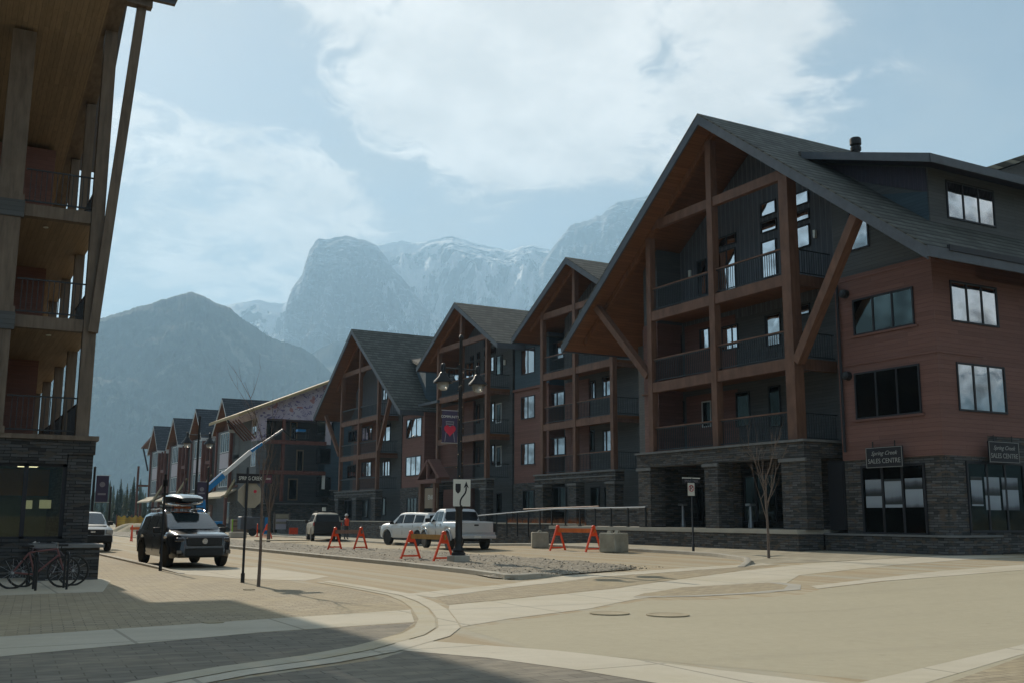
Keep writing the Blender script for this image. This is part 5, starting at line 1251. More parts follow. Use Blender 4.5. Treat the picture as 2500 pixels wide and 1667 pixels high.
SV2 = dict(SUV); SV2.update(paint='carwhite', r=.42, wheels=(-1.55, 1.55), roof=1.88, mirror=.95, sill=.42, flare='carwhite',
    top=[(-2.62, .80), (-2.60, 1.14), (-2.52, 1.30), (-2.36, 1.70), (-2.2, 1.83), (-1.6, 1.88), (-.4, 1.90), (.3, 1.88), (.55, 1.82), (1.12, 1.36), (1.35, 1.30), (1.9, 1.27), (2.35, 1.2), (2.52, 1.0), (2.6, .7)],
    belt=[(-2.6, .85), (-2.4, 1.26), (-1, 1.22), (1, 1.18), (2.3, 1.12), (2.6, .7)], bot=[(-2.6, .55), (-2.2, .44), (2.2, .42), (2.6, .5)],
    wid=[(-2.62, .90), (-2.4, .97), (-1.5, 1.0), (1.5, 1.0), (2.1, .98), (2.4, .92), (2.6, .80)],
    side=[(.05, .82, .10, lambda x: .92 if x < .5 else .92-(x-.5)*1.9), (-1.02, -.03, .10, .92), (-2.0, -1.12, .12, .9)], screens=[('windshield', 1.10, .56), ('rear_window', -2.53, -2.33)], seams=(-1.07, 0, 1.05), handles=(-.9, .15), hmat='carwhite', mirmat='trim', sglass='carglass_dark')
def suv_rear(v, x=-2.63, tl=True):
    for s_ in (-1, 1):
        MB().box(x, x+.16, s_*.72, s_*.94, 1.02, 1.24).build('tail_light', 'red', v, local=True, bevel=.02)
        MB().box(2.42, 2.6, s_*.6, s_*.88, .92, 1.08).build('headlight', 'lens', v, local=True, bevel=.02)
    MB().box(x-.06, x+.1, -.9, .9, .5, .74).build('bumper', 'trim', v, local=True, bevel=.04)
    MB().box(x-.012, x, -.16, .16, .90, 1.0).build('licence_plate', 'signwhite', v, local=True)
p = Vector((24.75, 56.2, 0)); hd = R(-11); d_ = Vector((math.sin(hd), math.cos(hd), 0))
v, sec = vehicle('parked_suv', 'white SUV with black wheels parked on the street in front of the silver pickup', 'car', (p.x, p.y, gz(p.x, p.y)), math.atan2(d_.y, d_.x), SV2); suv_rear(v)
SV3 = dict(SV2); SV3.update(paint='cartan', rimmat='rim', flare='cartan', sglass='carglass')
p = Vector((23.6, 69.4, 0)); hd = R(13); d_ = Vector((math.sin(hd), math.cos(hd), 0))
v, sec = vehicle('parked_suv', 'dusty tan SUV with an open roof rack, black rear facing the viewer', 'car', (p.x, p.y, 0), math.atan2(d_.y, d_.x), SV3); suv_rear(v)
MB().box(-2.66, -2.6, -.88, .88, .74, 1.30).build('rear_hatch', 'trim', v, local=True)
MB().beam((-2.60, 0, 1.28), (-2.36, 0, 1.74), 1.5, .03, (1, 0, 0)).build('hatch_glass', 'carglass_dark', v, local=True)
rk = MB()
for s_ in (-1, 1): rk.tube([(-1.9, s_*.6, 1.86), (-1.9, s_*.6, 1.97), (.3, s_*.6, 1.98), (.3, s_*.6, 1.86)], .02, 6)
for x in (-1.8, -1.0, -.2): rk.box(x, x+.05, -.62, .62, 1.95, 1.99)
rk.build('roof_rack', 'trim', v, local=True); MB().box(-1.2, -.9, .0, .22, 1.99, 2.25).build('antenna_box', 'signwhite', v, local=True)

# ================================================================ STREET FURNITURE
def ez(p, dz=0.0): return Vector((p.x, p.y, p.z+dz))
def barricade(feet, label, board='board', h=.98, frame='orange', base=0.05):
    """two A-frames (feet given as four photo pixels) carrying one plank"""
    a, b_, c_, d_ = [gnd(*f) for f in feet]; m1, m2 = (a+b_)/2, (c_+d_)/2
    t = thing('barricade', label, 'barricade', (m1.x, m1.y, m1.z+base), 0, 'orange A-frame barricades')
    ax = (m2-m1); L = ax.length; ax.normalize(); sd = Vector((-ax.y, ax.x, 0))
    for mm, (p_, q_) in ((Vector((0, 0, 0)), (a, b_)), (m2-m1, (c_, d_))):
        fr_ = MB(); top = mm+Vector((0, 0, h)); sp = sd*.40
        l1, l2 = mm-sp, mm+sp
        fr_.beam(l1, top-sp*.06, .06, .07, ax).beam(l2, top+sp*.06, .06, .07, ax)
        fr_.beam(l1.lerp(top, .12), l2.lerp(top, .12), .04, .06, (0, 0, 1))
        k0, k1 = .62, .98
        for kk in range(1): fr_.add([l1.lerp(top, k0)+ax*.02, l2.lerp(top, k0)+ax*.02, l2.lerp(top, k1)+ax*.02, l1.lerp(top, k1)+ax*.02, l1.lerp(top, k0)-ax*.02, l2.lerp(top, k0)-ax*.02, l2.lerp(top, k1)-ax*.02, l1.lerp(top, k1)-ax*.02],
                 [(0, 1, 2, 3), (7, 6, 5, 4), (0, 4, 5, 1), (1, 5, 6, 2), (2, 6, 7, 3), (3, 7, 4, 0)])
        fr_.tube([top-ax*.04-Vector((0, 0, .02)), top+ax*.04-Vector((0, 0, .02))], .075, 12)
        fr_.build('a_frame', frame, t, local=True)
    MB().beam(-ax*.12+Vector((0, 0, h-.16)), ax*(L+.12)+Vector((0, 0, h-.16)), .04, .17).build('plank', board, t, local=True)
    return t
M['plank_orange'] = material('orange_plank', (0.62, 0.15, 0.03), .6, var=.2, vscale=5)
M['plank_brown'] = material('faded_brown_plank', (0.26, 0.16, 0.12), .7, var=.2, vscale=5)
barricade(((975, 1371), (1028, 1363), (1056, 1378), (1108, 1368)), 'orange barricade with a yellow timber plank beside the street lamp')
barricade(((794, 1345), (839, 1341), (858, 1346), (901, 1342)), 'orange barricade with a dull brown plank on the gravel behind the tan SUV', 'plank_brown')
barricade(((1343, 1344), (1380, 1341), (1432, 1348), (1466, 1344)), 'orange barricade with an orange plank between two concrete blocks', 'plank_orange', base=0.0)
barricade(((636, 1314), (664, 1313), (637, 1309), (665, 1308)), 'orange barricade frame seen end on beside the site notice board', 'plank_orange', base=.0)
barricade(((317, 1320.2), (324, 1320.2), (350, 1320), (356, 1320)), 'red barricade far down the street in front of the yellow fence', 'plank_orange', base=0.0)
def block(px, py, size, rz, label, lift):
    p = gnd(px, py); o = thing('concrete_block', label, 'concrete block', p, rz, 'concrete blocks at the barricade')
    a, b_, h = size
    M['blockc'] = material('weathered_block_concrete', (0.34, 0.315, 0.25), .9, var=.28, vscale=2.2, bumps=.5, bscale=18, obj=True)
    MB().box(-a/2, a/2, -b_/2, b_/2, 0, h).build('block', 'blockc', o, local=True, bevel=.05)
    for x in lift: MB().prism([(x-.11, h-.01), (x+.11, h-.01), (x+.05, h+.09), (x-.05, h+.09)], 'y', -.09, .09).build('lifting_lug', 'blockc', o, local=True, bevel=.015)
    return o
block(1499, 1347, (.86, .80, .74), R(16), 'pale concrete block with two lifting lugs, right of the orange barricade', (-.22, .22))
block(1318, 1336, (.74, .74, .68), R(-27), 'dull grey concrete block with one lug, left of the orange barricade', (0,))

def lamp(px, py, hgt, label, banner=False, sign=False):
    p = gnd(px, py); L = thing('street_lamp', label, 'street lamp', (p.x, p.y, p.z+.05), 0, 'black twin street lamps')
    MB().box(-.30, .30, -.30, .30, -.05, .22).build('footing', 'concrete', L, local=True, bevel=.03)
    pr = [(.24, .22), (.24, .30), (.19, .33), (.21, .40), (.15, .46), (.125, .62), (.15, .70), (.15, .78), (.12, .84), (.115, 1.75), (.15, 1.80), (.16, 1.90), (.11, 1.98), (.085, 2.05), (.075, hgt*.6), (.055, hgt-.05), (.08, hgt), (.05, hgt+.08), (0.01, hgt+.12)]
    MB().lathe(pr, 16).build('pole', 'black', L, local=True, smooth=40)
    ah = hgt-1.12
    MB().tube([(-.68, 0, ah), (0, 0, ah+.02), (.68, 0, ah)], .028, 8).build('arm', 'black', L, local=True, smooth=40)
    for s_ in (-1, 1):
        x = s_*.68
        sh = MB().lathe([(.02, ah+.18), (.07, ah+.14), (.09, ah+.05), (.08, ah-.14), (.14, ah-.20), (.16, ah-.28), (.33, ah-.46), (.345, ah-.52), (.32, ah-.52), (.15, ah-.30), (.02, ah-.26)], 20, (x, 0, 0)).build('lamp_shade', 'black', L, local=True, smooth=35)
        MB().lathe([(.20, ah-.44), (.215, ah-.56), (.18, ah-.70), (.09, ah-.78), (.01, ah-.79)], 18, (x, 0, 0)).build('lamp_globe', 'globe', sh, local=True, smooth=60)
    return L, p
gm_ = bpy.data.materials.new('lamp_globe_glass'); gm_.use_nodes = True; bb = gm_.node_tree.nodes['Principled BSDF']
bb.inputs['Base Color'].default_value = (.45, .43, .38, 1); bb.inputs['Roughness'].default_value = .15; bb.inputs['Transmission Weight'].default_value = .35; bb.inputs['Alpha'].default_value = .75
M['globe'] = gm_
M['navy'] = material('navy_banner', (0.055, 0.045, 0.085), .7, var=.1)
M['heart'] = material('red_heart', (0.50, 0.03, 0.06), .6, var=.05)
M['greyprint'] = material('grey_print', (0.22, 0.21, 0.24), .7, var=.05)
L1, p = lamp(1119, 1374, 7.75, 'nearest twin street lamp with community banner and fairy lights, standing on the gravel median')
def heart(sz):
    pts = []
    for i in range(40):
        t_ = 2*math.pi*i/40; pts.append((sz*16*math.sin(t_)**3/17, sz*(13*math.cos(t_)-5*math.cos(2*t_)-2*math.cos(3*t_)-math.cos(4*t_))/17))
    return pts
def banner(L, x, z0, z1, wd, label, words, full=True):
    o = origin(L); b = thing('banner', label, 'banner', (o.x, o.y, o.z), 0, 'banners on the street lamp poles')
    MB().box(x-wd/2, x+wd/2, -.012, .012, z0, z1).build('cloth', 'navy', b, local=True)
    for z in (z0-.02, z1+.02): MB().tube([(x-wd/2-.03, 0, z), (x+wd/2+.09, 0, z)], .014, 6).build('bracket', 'galv', b, local=True)
    if full:
        zc = (z0+z1)/2
        text('lettering', words, .125, 'signwhite', b, frame_mtx((x, -.016, z1-.20), (1, 0, 0), (0, 0, 1)), .002, sx=.92)
        ch = MB()
        for sx_ in (-1, 1):
            ch.beam((x+sx_*.15, -.015, z1-.36), (x+sx_*.13, -.015, zc+.02), .02, .006, (0, 1, 0)); ch.beam((x+sx_*.13, -.015, zc-.12), (x+sx_*.19, -.015, z0+.02), .025, .006, (0, 1, 0))
        for zz in (z1-.37, z1-.45, z1-.53): ch.box(x-.15, x+.15, -.018, -.012, zz-.018, zz+.018)
        ch.build('chair_print', 'greyprint', b, local=True)
        MB().prism([(x+a, zc-.12+b2) for a, b2 in heart(.235)], 'y', -.028, -.020).build('heart_print', 'heart', b, local=True)
    else: MB().box(x-.2, x+.2, -.018, -.012, z0+.35, z0+.45).lathe([(.14, 0), (.14, .006)], 16, (x, -.014, z1-.45), 'y').build('print', 'greyprint', b, local=True)
    return b
ph_ = .0
def zz(py): return hgt_at(p, py)
def hgt_at(p, py, px=1120):
    d = ray(px, py); k = math.hypot(p.x, p.y)/math.hypot(d.x, d.y); return CAM.z+d.z*k
b0 = origin(L1).z
banner(L1, -.40, hgt_at(p, 1080)-b0, hgt_at(p, 1004)-b0, .58, 'dark banner reading COMMUNITY with a red heart over a chair, on the nearest lamp', 'COMMUNITY')
# keep right sign
ks = thing('keep_right_sign', 'white keep right sign with shield and curved arrow on the nearest street lamp', 'road sign', (p.x+.03, p.y-.14, hgt_at(p, 1202)))
MB().box(-.33, .33, -.01, .01, -.46, .46).build('panel', 'signwhite', ks, local=True, bevel=.008)
sh_ = [(-.25, .31), (-.05, .31), (-.05, .10), (-.075, .03), (-.15, -.03), (-.225, .03), (-.25, .10)]
MB().prism(sh_, 'y', -.016, -.011).build('shield', 'ink', ks, local=True)
pts = [(-.06, -.42), (-.06, -.32), (-.045, -.24), (.0, -.16), (.07, -.08), (.13, .0), (.155, .08), (.16, .20)]
ar = MB()
for i in range(len(pts)):
    a_ = Vector(pts[max(0, i-1)]); c2 = Vector(pts[min(len(pts)-1, i+1)]); dd = (c2-a_).normalized(); nn = Vector((-dd.y, dd.x))*.03; q = Vector(pts[i])
    ar.v += [(q.x+nn.x, -.014, q.y+nn.y), (q.x-nn.x, -.014, q.y-nn.y)]
for i in range(len(pts)-1): ar.f.append((2*i, 2*i+1, 2*i+3, 2*i+2))
ar.add([(.06, -.014, .16), (.16, -.014, .40), (.26, -.014, .16), (.16, -.014, .22)], [(0, 3, 1), (3, 2, 1)])
ar.build('arrow', 'ink', ks, local=True)
fl = thing('fairy_lights', 'string of small fairy lights wound round the nearest lamp pole', 'fairy lights', (p.x, p.y, p.z))
M['bulb'] = material('clear_bulb', (0.55, 0.38, 0.22), .3, var=0)
pw = [(math.cos(k*.8)*(.10), math.sin(k*.8)*(.10), 1.9+k*.05) for k in range(100)]
MB().tube(pw, .008, 4).build('cable', 'black', fl, local=True)
bl = MB()
for k in range(0, 100, 3): x, y, z = pw[k]; bl.lathe([(.004, -.02), (.016, 0), (.004, .02)], 6, (x*1.12, y*1.12, z))
bl.build('bulbs', 'bulb', fl, local=True)
bl_ = bpy.data.objects[-1] if False else None
# farther lamps and poles
L2, p2 = lamp(471, 1325, 7.6, 'second twin street lamp on the median, behind the black SUV')
q2 = gnd(212, 1330)
for i, (px, py, top, lab, ban) in enumerate(((262, 1322, 1186, 'thin black lamp pole in front of the spruce trees, no banner', 0), (218, 1335, 1137, 'black lamp pole with a dark square banner just right of the left building', 1), (500, 1322, 1138, 'black pole with a small dark banner in front of the townhouses', 1))):
    q = gnd(px, py); k = math.hypot(q.x, q.y); dR = ray(px, top); h = CAM.z+dR.z*k/math.hypot(dR.x, dR.y)-q.z
    o = thing('lamp_pole', lab, 'pole', (q.x, q.y, q.z)); MB().lathe([(.16, 0), (.14, .3), (.08, .5), (.06, h-.1), (.08, h-.05), (.02, h)], 10).build('pole', 'black', o, local=True, smooth=40)
    if ban: banner(o, .42 if i == 1 else -.36, h*.56, h*.56+1.35 if i == 1 else h*.56+1.1, .62, 'small dark banner on a distant pole, %s' % ('right of the left building' if i == 1 else 'in front of the townhouses'), '', False)

# stop sign seen from behind with street name blade
p = gnd(592, 1421); S = thing('stop_sign', 'stop sign seen from its grey back on a black post with a street name blade', 'road sign', p)
MB().lathe([(.05, 0), (.05, .22), (.032, .24), (.032, 2.78), (.02, 2.82)], 10).build('post', 'black', S, local=True, smooth=40)
hs = hgt_at(p, 1208, 601)-p.z; oc = [(math.cos(R(22.5+45*k))*.335, math.sin(R(22.5+45*k))*.335) for k in range(8)]
M['signback'] = material('sign_back', (0.30, 0.265, 0.205), .55, metal=.2, var=.15, vscale=4)
pn = MB().prism([(x+.10, z+hs) for x, z in oc], 'y', .035, .042).build('sign_back', 'signback', S, local=True)
MB().prism([(x*.97+.10, z*.97+hs) for x, z in oc], 'y', .0425, .046).build('stop_face', 'red', S, local=True)
MB().lathe([(.04, .028), (.04, .0345)], 14, (.22, 0, hs+.10), 'y').build('sticker', 'heart', S, local=True)
zb = hgt_at(p, 1166, 606)-p.z
bd = MB().box(-.27, .42, -.015, .015, zb-.11, zb+.09).build('street_name_blade', 'ink', S, local=True)
MB().box(.42, .62, -.014, .014, zb-.11, zb+.09).build('street_name_blade', material('maroon_blade', (0.10, 0.035, 0.05), .5, var=0), S, local=True)
MB().box(-.28, .63, -.02, .02, zb+.09, zb+.11).box(-.28, .63, -.02, .02, zb-.13, zb-.11).build('blade_rail', 'black', S, local=True)
text('lettering', 'SPRING CREEK', .135, 'signwhite', S, frame_mtx((.075, -.019, zb-.01), (1, 0, 0), (0, 0, 1)), .002, sx=.66)
text('lettering', 'DRIVE', .06, 'signwhite', S, frame_mtx((.52, -.019, zb-.01), (1, 0, 0), (0, 0, 1)), .002, sx=.8)
# post on the left by the SUV
p = gnd(391, 1392); o = thing('sign_post', 'black sign post seen edge on in front of the black SUV', 'post', p)
h = hgt_at(p, 1157, 399)-p.z
MB().lathe([(.05, 0), (.05, .25), (.034, .27), (.034, h-.05), (.05, h), (.02, h+.03)], 10).build('post', 'black', o, local=True, smooth=40)
MB().box(-.012, .012, -.35, .35, h-.36, h-.16).build('street_name_blade', 'ink', o, local=True); MB().box(-.1, .1, -.02, .02, h-.62, h-.56).build('bracket', 'black', o, local=True)
# parking sign across the street
p = gnd(1693, 1347); o = thing('parking_sign', 'small white no parking sign under a street name blade on the far sidewalk', 'road sign', p)
h = hgt_at(p, 1166, 1685)-p.z; k_ = math.hypot(p.x, p.y)/2509*1.02
MB().lathe([(.05, 0), (.05, .3), (.034, .32), (.034, h)], 10).build('post', 'black', o, local=True, smooth=40)
zt_, zb_ = hgt_at(p, 1178, 1683)-p.z, hgt_at(p, 1209, 1683)-p.z
MB().box(-.23, .09, -.05, -.04, zb_, zt_).build('panel', 'signwhite', o, local=True)
text('lettering', 'P', .30, 'ink', o, frame_mtx((-.07, -.053, zt_-.2), (1, 0, 0), (0, 0, 1)), .001)
MB().tube([(-.07+math.cos(k*.3142)*.115, -.056, zt_-.2+math.sin(k*.3142)*.115) for k in range(21)], .012, 4, False).beam((-.15, -.057, zt_-.12), (.01, -.057, zt_-.28), .02, .004, (0, 1, 0)).build('prohibition_ring', 'heart', o, local=True)
MB().box(-.42, .38, -.012, .012, h-.22, h-.02).build('street_name_blade', 'ink', o, local=True); MB().box(-.44, .40, -.02, .02, h-.02, h+.02).build('blade_rail', 'signwhite', o, local=True)
text('lettering', 'SPRING CREEK', .13, 'greyprint', o, frame_mtx((-.02, -.016, h-.12), (1, 0, 0), (0, 0, 1)), .001, sx=.78)
# crosswalk sign
q = at(499, 1262, y=70); o = thing('crosswalk_sign', 'white pedestrian crossing sign behind the black SUV', 'road sign', (q.x, q.y, 0))
MB().box(-.04, .04, -.04, .04, 0, q.z+.5).build('post', 'black', o, local=True)
MB().box(-.34, .34, -.07, -.05, q.z-.36, q.z+.36).build('panel', 'signwhite', o, local=True)
fig = MB().lathe([(.05, 0), (.05, .004)], 12, (.02, -.076, q.z+.24), 'y')
for a, b_ in (((.0, .16), (-.02, -.04)), ((-.02, -.04), (-.14, -.28)), ((-.02, -.04), (.12, -.26)), ((.0, .14), (-.13, .0)), ((.0, .14), (.13, .02))): fig.beam((a[0], -.076, q.z+a[1]), (b_[0], -.076, q.z+b_[1]), .065, .004, (0, 1, 0))
fig.build('walking_figure', 'ink', o, local=True)
# manhole covers
for i, (px, py, r, lab) in enumerate(((1630, 1501, .36, 'round rusty manhole cover in the plaza asphalt, the nearer one'), (1488, 1497, .34, 'round rusty manhole cover in the plaza asphalt beside the pale band'), (608, 1439, .13, 'small round valve cover by the stop sign post'), (521, 1519, .16, 'small round valve cover in the shaded concrete band'))):
    q = gnd(px, py); o = MB().lathe([(r, -.01), (r, .004), (r*.86, .004), (r*.84, 0), (r*.1, 0), (.01, .004)], 28).build('manhole_cover', material('rusty_cover', (0.36, 0.30, 0.20), .85, var=.2), None)
    o.location = (q.x, q.y, q.z+.014); tag(o, lab, 'manhole cover', 'covers set in the paving')

# ================================================================ BICYCLES AND RACK
def bicycle(p, rz, col, label):
    b = thing('bicycle', label, 'bicycle', p, rz, 'bicycles at the left building')
    for x in (-.53, .53):
        k = 26; tt = MB().tube([(x+math.cos(2*math.pi*i/k)*.335, 0, .345+math.sin(2*math.pi*i/k)*.335) for i in range(k+1)], .024, 6, False).build('wheel', 'tyre', b, local=True, smooth=60)
        sp = MB().tube([(x, -.05, .345), (x, .05, .345)], .03, 8)
        for i in range(12): a = math.pi*i/6; sp.beam((x, 0, .345), (x+math.cos(a)*.32, 0, .345+math.sin(a)*.32), .005, .005, (0, 1, 0))
        sp.build('spokes', 'galv', tt, local=True)
    f = MB(); bbk, seat, head, hd2, rear, front = (-.08, 0, .30), (-.22, 0, .78), (.36, 0, .86), (.40, 0, .72), (-.53, 0, .345), (.53, 0, .345)
    for a, c in ((bbk, seat), (seat, head), (hd2, bbk), (seat, rear), (bbk, rear), (head, front)): f.tube([a, c], .021, 8)
    f.build('bike_frame', col, b, local=True, smooth=40)
    MB().tube([(.28, -.28, 1.0), (.36, -.12, .98), (.36, .12, .98), (.28, .28, 1.0)], .014, 6).tube([(.36, 0, .86), (.36, 0, .98)], .016, 6).build('handlebar', 'rim', b, local=True)
    MB().tube([seat, (-.25, 0, .90)], .014, 6).box(-.38, -.14, -.07, .07, .90, .95).build('saddle', 'black', b, local=True, bevel=.02)
    MB().tube([(-.08, -.08, .30), (-.08, -.10, .30), (-.02, -.10, .14)], .011, 5).tube([(-.08, .08, .30), (-.08, .10, .30), (-.14, .10, .46)], .011, 5).box(-.07, .03, -.16, -.08, .13, .15).build('crank', 'rim', b, local=True)
    return b
M['bikered'] = material('faded_pink_red_paint', (0.17, 0.07, 0.065), .4, var=.1, obj=True)
M['bikeblack'] = material('dark_bike_paint', (0.06, 0.045, 0.05), .4, var=.1, obj=True)
q = gnd(88, 1437)
bicycle((q.x+.05, q.y+.35, .004), R(4), 'bikered', 'bicycle with a faded red frame at the rack under the shop window')
bicycle((q.x+.30, q.y+.85, .004), R(184), 'bikeblack', 'dark bicycle behind the red one at the rack under the shop window')
rk = thing('bicycle_rack', 'black bicycle rack of upright hoops on the pale pad by the left building', 'bicycle rack', (q.x, q.y, 0))
for px, py in ((86, 1441), (162, 1438), (70, 1430)):
    g_ = gnd(px, py); MB().tube([(g_.x, g_.y, 0), (g_.x, g_.y, .72), (g_.x, g_.y+.15, .80), (g_.x, g_.y+.45, .80), (g_.x, g_.y+.6, .72), (g_.x, g_.y+.6, 0)], .026, 8).build('hoop', 'black', rk, smooth=40)

# ================================================================ TREES
def bare_tree(p, h, label, seed, spread=.5, trunk=.045, fork=.42, lean=0, name='bare_tree', n0=5, up=1.0, group='young bare street trees'):
    rn = random.Random(seed); t = thing(name, label, 'tree', p, 0, group)
    tr_ = MB().tube([(0, 0, 0), (.01+lean*.3, 0, h*.2), (-.01+lean*.6, .01, h*fork), (lean, 0, h*.72)], [trunk*1.25, trunk, trunk*.8, trunk*.35], 8)
    cr = MB()
    def grow(a, d, L, r, lv):
        pts = [a]; dd = Vector(d)
        for i in range(4):
            dd = (dd+Vector((rn.uniform(-.12, .12), rn.uniform(-.12, .12), .10*up))).normalized(); pts.append(pts[-1]+dd*L/4)
        cr.tube(pts, [r*(1-.2*i) for i in range(5)], 5)
        if lv > 0:
            for k in range(rn.randint(2, 4)):
                j = rn.randint(1, 4); e = (dd+Vector((rn.uniform(-1, 1), rn.uniform(-1, 1), rn.uniform(-.1, .5)))*.75).normalized()
                grow(pts[j], e, L*rn.uniform(.4, .62), r*.5, lv-1)
    for k in range(n0):
        a = rn.uniform(0, 6.28); z = h*(fork-.12+.42*k/n0); d = Vector((math.cos(a)*spread, math.sin(a)*spread, 1)).normalized()
        grow(Vector((lean*z/h, 0, z)), d, h*rn.uniform(.30, .48), trunk*.42, 2)
    tr_.build('trunk', 'bark', t, local=True, smooth=60); cr.build('crown', 'bark', t, local=True)
    return t
p = gnd(1877, 1362); p.z += .01
bare_tree(p, hgt_at(p, 1075, 1885)-p.z, 'bare young tree on the far sidewalk before the corner lodge', 11, .42, .040, .42, n0=8, up=1.1)
p = gnd(631, 1431)
bare_tree(p, 4.1, 'thin bare young tree on the near sidewalk right of the stop sign', 4, .55, .035, .58, n0=4)
p = gnd(655, 1322); bare_tree(p, 5.2, 'tall bare brown tree between the stop sign and the lodge under construction', 8, .32, .10, .35, n0=9, group=None)
def conifer(p, h, label, seed, mat, rad=.2):
    rn = random.Random(seed); t = thing('spruce_tree', label, 'tree', p, 0, 'spruce trees at the end of the street')
    MB().tube([(0, 0, 0), (0, 0, h*.98)], [h*.02, h*.004], 6).build('trunk', 'bark', t, local=True)
    c = MB(); n = int(38)
    for i in range(n):
        u = i/n; z = h*(.10+.88*u); R0 = h*rad*(1-u)**.8*rn.uniform(.75, 1.1)+.1
        m_ = max(4, int(13*(1-u)+4)); a0 = rn.uniform(0, 6.3)
        for k in range(m_):
            a = a0+6.283*k/m_+rn.uniform(-.2, .2); r = R0*rn.uniform(.6, 1.1); dz = -r*rn.uniform(.25, .6)
            ca, sa = math.cos(a), math.sin(a); wd = r*.30+.05
            c.add([(0, 0, z+.12*h*.1), (ca*r*.6-sa*wd, sa*r*.6+ca*wd, z+dz*.5), (ca*r, sa*r, z+dz), (ca*r*.6+sa*wd, sa*r*.6-ca*wd, z+dz*.5), (ca*r*.5, sa*r*.5, z+dz*.5-.2*r)], [(0, 1, 2), (0, 2, 3), (1, 4, 2), (3, 2, 4)])
    c.build('crown', mat, t, local=True); return t
M['spruce0'] = material('dark_spruce_needles', (0.030, 0.050, 0.032), .9, var=.4, vscale=1.0)
M['spruce1'] = material('olive_spruce_needles', (0.075, 0.085, 0.040), .9, var=.4, vscale=1.0)
cons = [(290, 1165, 0), (322, 1159, 0), (306, 1176, 1), (274, 1202, 1), (338, 1188, 0), (262, 1213, 1), (352, 1200, 1), (246, 1216, 0), (231, 1222, 1), (283, 1190, 0), (314, 1190, 1), (330, 1196, 1), (368, 1205, 0), (222, 1232, 0), (299, 1204, 1)]
cons.sort()
place = ['leftmost', 'second', 'third', 'fourth', 'fifth', 'sixth', 'seventh', 'eighth', 'ninth', 'tenth', 'eleventh', 'twelfth', 'thirteenth', 'fourteenth', 'rightmost']
for i, (px, py, k) in enumerate(cons):
    d = ray(px, 1262); kk = (215+((i*37) % 5)*9)/math.hypot(d.x, d.y); q = CAM+d*kk; q.z = 0
    dR = ray(px, py); h = CAM.z+dR.z*math.hypot(q.x, q.y)/math.hypot(dR.x, dR.y)
    side = 'leftmost spruce' if i == 0 else 'rightmost spruce' if i == 14 else '%s spruce from the left' % place[i]
    conifer(q, h, '%s %s in the group at the end of the street' % ('dark green' if k == 0 else 'olive green', side), i, 'spruce%d' % k, .13)
wd_ = MB(); rn = random.Random(5)
for i in range(420):
    a = R(rn.uniform(2, 40)); rr_ = rn.uniform(330, 620); x, y = math.sin(a)*rr_, math.cos(a)*rr_; h = rn.uniform(8, 15); r = h*.17
    for lv in range(4):
        z0 = h*(.1+.22*lv); r_ = r*(1-.22*lv); n0 = len(wd_.v)
        for k in range(6): wd_.v.append((x+math.cos(k*1.05+lv)*r_*rn.uniform(.7, 1.2), y+math.sin(k*1.05+lv)*r_*rn.uniform(.7, 1.2), z0))
        wd_.v.append((x, y, z0+h*.34))
        for k in range(6): wd_.f.append((n0+k, n0+(k+1) % 6, n0+6))
tag(wd_.build('distant_forest', 'spruce0'), 'dark conifer wood far off at the foot of the mountains', 'forest', kind='stuff')
# dry grasses in the planter
gr = MB(); M['drygrass'] = material('dry_orange_grass', (0.36, 0.17, 0.07), .9, var=.3, vscale=5)
tufts = []
for i, (px, k) in enumerate(((1283, 0), (1305, 0), (1320, 0), (1247, 0), (1262, 0), (1345, 0), (1368, 0), (1392, 0), (1412, 0), (1436, 0))):
    q = at(px, 1272, x=30.2); rn = random.Random(i); g_ = MB()
    for j in range(160):
        a = rn.uniform(0, 6.28); r = rn.uniform(.05, .34); h = rn.uniform(.3, .62); x, y = math.cos(a)*r*.5, math.sin(a)*r*.5
        g_.add([(x-.006, y, 0), (x+.006, y, 0), (math.cos(a)*r, math.sin(a)*r, h)], [(0, 1, 2)])
    o = g_.build('ornamental_grass', 'drygrass', None); o.location = (q.x, q.y, 1.08)
    tag(o, 'tuft of dry orange ornamental grass in the planter bed behind the handrail', 'grass tuft', 'dry grass tufts in the planter')

# ================================================================ BOOM LIFT
M['blue'] = material('blue_machine_paint', (0.015, 0.20, 0.48), .4, var=.08, obj=True)
yB = 93.0
def bp(px, py): return at(px, py, y=yB)
o_ = bp(498, 1300); bl = thing('boom_lift', 'blue and white telescopic boom lift reaching up to the lodge under construction', 'boom lift', (o_.x, yB, 0))
MB().box(o_.x-1.3, o_.x+1.3, yB-1.1, yB+1.1, .5, 1.2).build('chassis', 'blue', bl)
for dx in (-1.1, 1.1):
    for dy in (-1.0, 1.0): MB().lathe([(.28, -.2), (.5, -.16), (.5, .16), (.28, .2)], 18, (o_.x+dx, yB+dy, .5), 'y').build('wheel', 'tyre', bl, smooth=35)
a, b_, c2, d2 = bp(498, 1288), bp(490, 1225), bp(478, 1212), bp(482, 1232)
MB().prism([(bp(484, 1275).x, 1.2), (bp(515, 1275).x, 1.2), (bp(502, 1240).x, bp(502, 1240).z), (bp(497, 1208).x, bp(497, 1208).z), (bp(472, 1222).x, bp(472, 1222).z)], 'y', yB-.35, yB+.35).build('turret', 'blue', bl)
b1, b2, b3, b4 = bp(478, 1217), bp(545, 1158), bp(612, 1101), bp(690, 1048)
MB().beam(b1, b2, .34, .55, (0, 0, 1)).build('boom_section', 'blue', bl)
MB().beam(b1+Vector((0, -.05, .30)), b2+Vector((0, -.05, .30)), .30, .07).build('boom_stripe', 'white', bl)
MB().beam(b2, b3, .28, .36).build('boom_section', 'white', bl)
MB().beam(b3, b3.lerp(b4, .35), .22, .26).build('boom_section', 'blue', bl)
MB().beam(b3.lerp(b4, .35), b4, .16, .18).build('boom_section', 'galv', bl)
